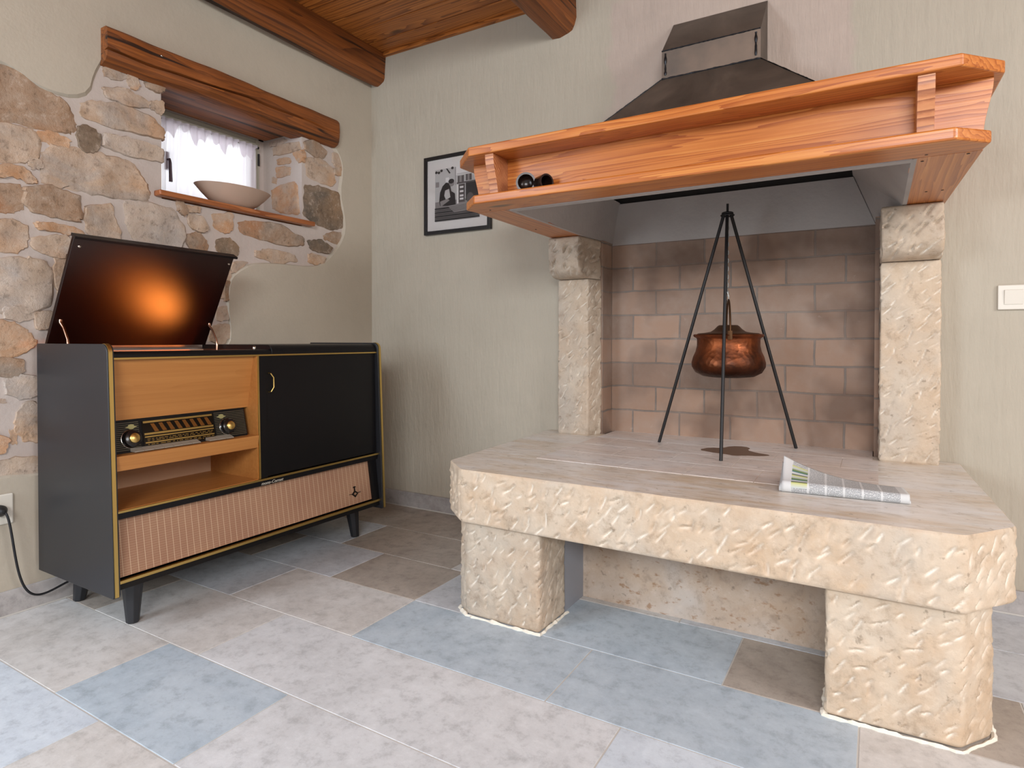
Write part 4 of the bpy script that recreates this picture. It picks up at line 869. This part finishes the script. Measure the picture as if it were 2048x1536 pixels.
# lower trim, name strip, speaker front
obj('lower_trim', M().box(0.472, 0.4815, y0, y1, 0.3775, 0.3845), brass, mc, bev=0.0008)
ns = obj('name_rail', M().prism([(0.44, 0.357), (0.472, 0.357), (0.4755, 0.3775), (0.44, 0.3775)], 1, y0, y1), black_lac, mc)
text_mesh('lettering', 'mona-Cornet', 0.0175, plain('letter_silver', (178, 172, 160), 0.4), ns, (0.4748, -1.086, 0.3605), (0, 1, 0), (0.17, 0, 1), shear=0.25)
t = NT('woven_speaker_cloth'); sv = t.n('ShaderNodeSeparateXYZ', {'Vector': t.co})
vl = t.mth('LESS_THAN', t.mth('FRACT', t.mth('MULTIPLY', sv.outputs[1], 44.0)), 0.075)
hl_ = t.mth('LESS_THAN', t.mth('FRACT', t.mth('MULTIPLY', t.mth('ADD', sv.outputs[2], t.mth('MULTIPLY', sv.outputs[1], 0.02)), 135.0)), 0.30)
c = t.mix(t.rg(t.noise(5, 4), 0.3, 0.7), lin((170, 134, 106)), lin((156, 118, 94)))
c = t.mix(t.mth('MULTIPLY', hl_, 0.55), c, lin((138, 88, 66))); c = t.mix(t.mth('MULTIPLY', vl, 0.65), c, lin((220, 194, 164)))
gr = obj('speaker_cloth', M().prism([(0.440, 0.182), (0.476, 0.182), (0.449, 0.357), (0.435, 0.357)], 1, y0, y1-0.042), t.out(c, 0.7), mc, label='woven tan speaker cloth')
obj('speaker_border', M().prism([(0.440, 0.176), (0.484, 0.176), (0.462, 0.357), (0.435, 0.357)], 1, y1-0.042, y1), black_lac, mc)
ge = lambda yv, h, o_: (0.476-0.027*h+o_, yv, 0.182+0.175*h+o_*0.15)
m = M(); yc = -0.605
for P in ([(-0.032, 0.02), (-0.012, 0.035), (0.0, 0.0), (0.012, 0.035), (0.034, 0.03)],): pass
dm = [(-0.019, 0.25), (0.0, 0.33), (0.019, 0.25), (0.0, 0.16)]; di = [(-0.009, 0.25), (0.0, 0.285), (0.009, 0.25), (0.0, 0.21)]
V = [ge(yc+p, h, o_) for o_ in (0.0005, 0.003) for p, h in dm+di]
m.add(V, [(8+i, 8+(i+1) % 4, 12+(i+1) % 4, 12+i) for i in range(4)]+[(i, (i+1) % 4, 8+(i+1) % 4, 8+i) for i in range(4)])
def gbar(P): m.add([ge(yc+p, h, o_) for o_ in (0.0005, 0.003) for p, h in P], [tuple(range(len(P), 2*len(P)))]+[(i, (i+1) % len(P), len(P)+(i+1) % len(P), len(P)+i) for i in range(len(P))])
gbar([(-0.034, 0.255), (-0.019, 0.25), (-0.017, 0.262), (-0.034, 0.265)]); gbar([(0.019, 0.25), (0.034, 0.255), (0.034, 0.265), (0.017, 0.262)])
gbar([(-0.003, 0.32), (0.003, 0.32), (0.003, 0.40), (-0.003, 0.40)]); gbar([(-0.008, 0.40), (0.008, 0.40), (0.006, 0.43), (-0.006, 0.43)])
obj('emblem', m, plain('emblem_dark', (34, 24, 18), 0.35, 0.4), gr)
obj('base_trim', M().box(0.476, 0.4905, y0, y1, 0.1665, 0.1755), brass, mc, bev=0.0008)
obj('inner_deck', M().box(XB+0.008, 0.404, y0, YO, 0.705, 0.715), plain('deck_brown', (86, 46, 26), 0.45), mc)
obj('deck_side', M().box(XB+0.008, 0.440, YO, YO+0.010, 0.66, 0.864), plain('deck_side_brown', (70, 36, 22), 0.45), mc)
obj('deck_knob', M().lathe([(0.001, 0.866), (0.006, 0.866), (0.007, 0.872), (0.004, 0.877), (0.001, 0.878)], (0.437, -1.085, 0.0), 12), chrome, mc, smooth=50)
# lid, leaning forward on two curved arms
lb = np.array([0.055, 0.880]); lt_ = np.array([0.245, 1.226]); ld = (lt_-lb)/np.linalg.norm(lt_-lb); lnn = np.array([-ld[1], ld[0]])
LP = [tuple(lb), tuple(lt_), tuple(lt_+lnn*0.014), tuple(lb+lnn*0.014)]
lid = obj('lid', M().prism(LP, 1, -1.597, YO-0.002), [lid_brown], mc, bev=0.001, label='raised dark brown lid with glossy inner face')
fl_ = [tuple(lt_), tuple(lt_+ld*0.010), tuple(lt_+ld*0.010+lnn*0.015), tuple(lt_+lnn*0.015)]
fl_ = [tuple(lt_-lnn*0.014), tuple(lt_-lnn*0.014+ld*0.008), tuple(lt_+ld*0.008+lnn*0.016), tuple(lt_+lnn*0.016)]
obj('lid_edge', M().prism(fl_, 1, -1.600, YO+0.004), black_lac, lid)
for yv, s in ((-1.575, 0), (-1.045, 1)):
    p = lt_-ld*0.028-lnn*0.001; m = M(); m.lathe([(0.001, -0.001), (0.005, -0.002), (0.001, -0.005)], (p[0]+0.001, yv, p[1]), 10, 0); obj('lid_buffer', m, chrome, lid)
    p0 = lb+ld*0.088-lnn*0.004; m = M()
    m.tube([(p0[0], yv, p0[1]+0.012), (p0[0]+0.002, yv, p0[1]), (p0[0]+0.022, yv, p0[1]-0.016), (p0[0]+0.048, yv, p0[1]-0.055), (p0[0]+0.052, yv, p0[1]-0.078), (p0[0]+0.050, yv, p0[1]-0.13)], [0.006, 0.0065, 0.004, 0.0038, 0.005, 0.0038], 10)
    obj('lid_stay', m, plain('orange_lit_chrome', (190, 150, 128), 0.22, 1.0), mc, smooth=40)  # silver chrome with the bulb's orange light put into its colour
# splayed tapering feet
for xa, ya, xt, yt in ((0.400, -1.508, 0.385, -1.500), (0.385, -0.520, 0.375, -0.530), (0.068, -1.510, 0.085, -1.500), (0.068, -0.520, 0.085, -0.530)):
    n_ = 8; V = []
    for (cx, cy, r, z) in ((xa, ya, 0.017, 0.0), (xa, ya, 0.0195, 0.004), (xt, yt, 0.033, 0.138), (xt, yt, 0.033, 0.148)):
        V += [(cx+r*math.cos(2*math.pi*(i+.5)/n_), cy+r*math.sin(2*math.pi*(i+.5)/n_), z) for i in range(n_)]
    F = [(j*n_+i, j*n_+(i+1) % n_, (j+1)*n_+(i+1) % n_, (j+1)*n_+i) for j in range(3) for i in range(n_)]+[tuple(range(n_))[::-1], tuple(range(3*n_, 4*n_))]
    obj('leg', M().add(V, F), black_side, mc, bev=0.002)
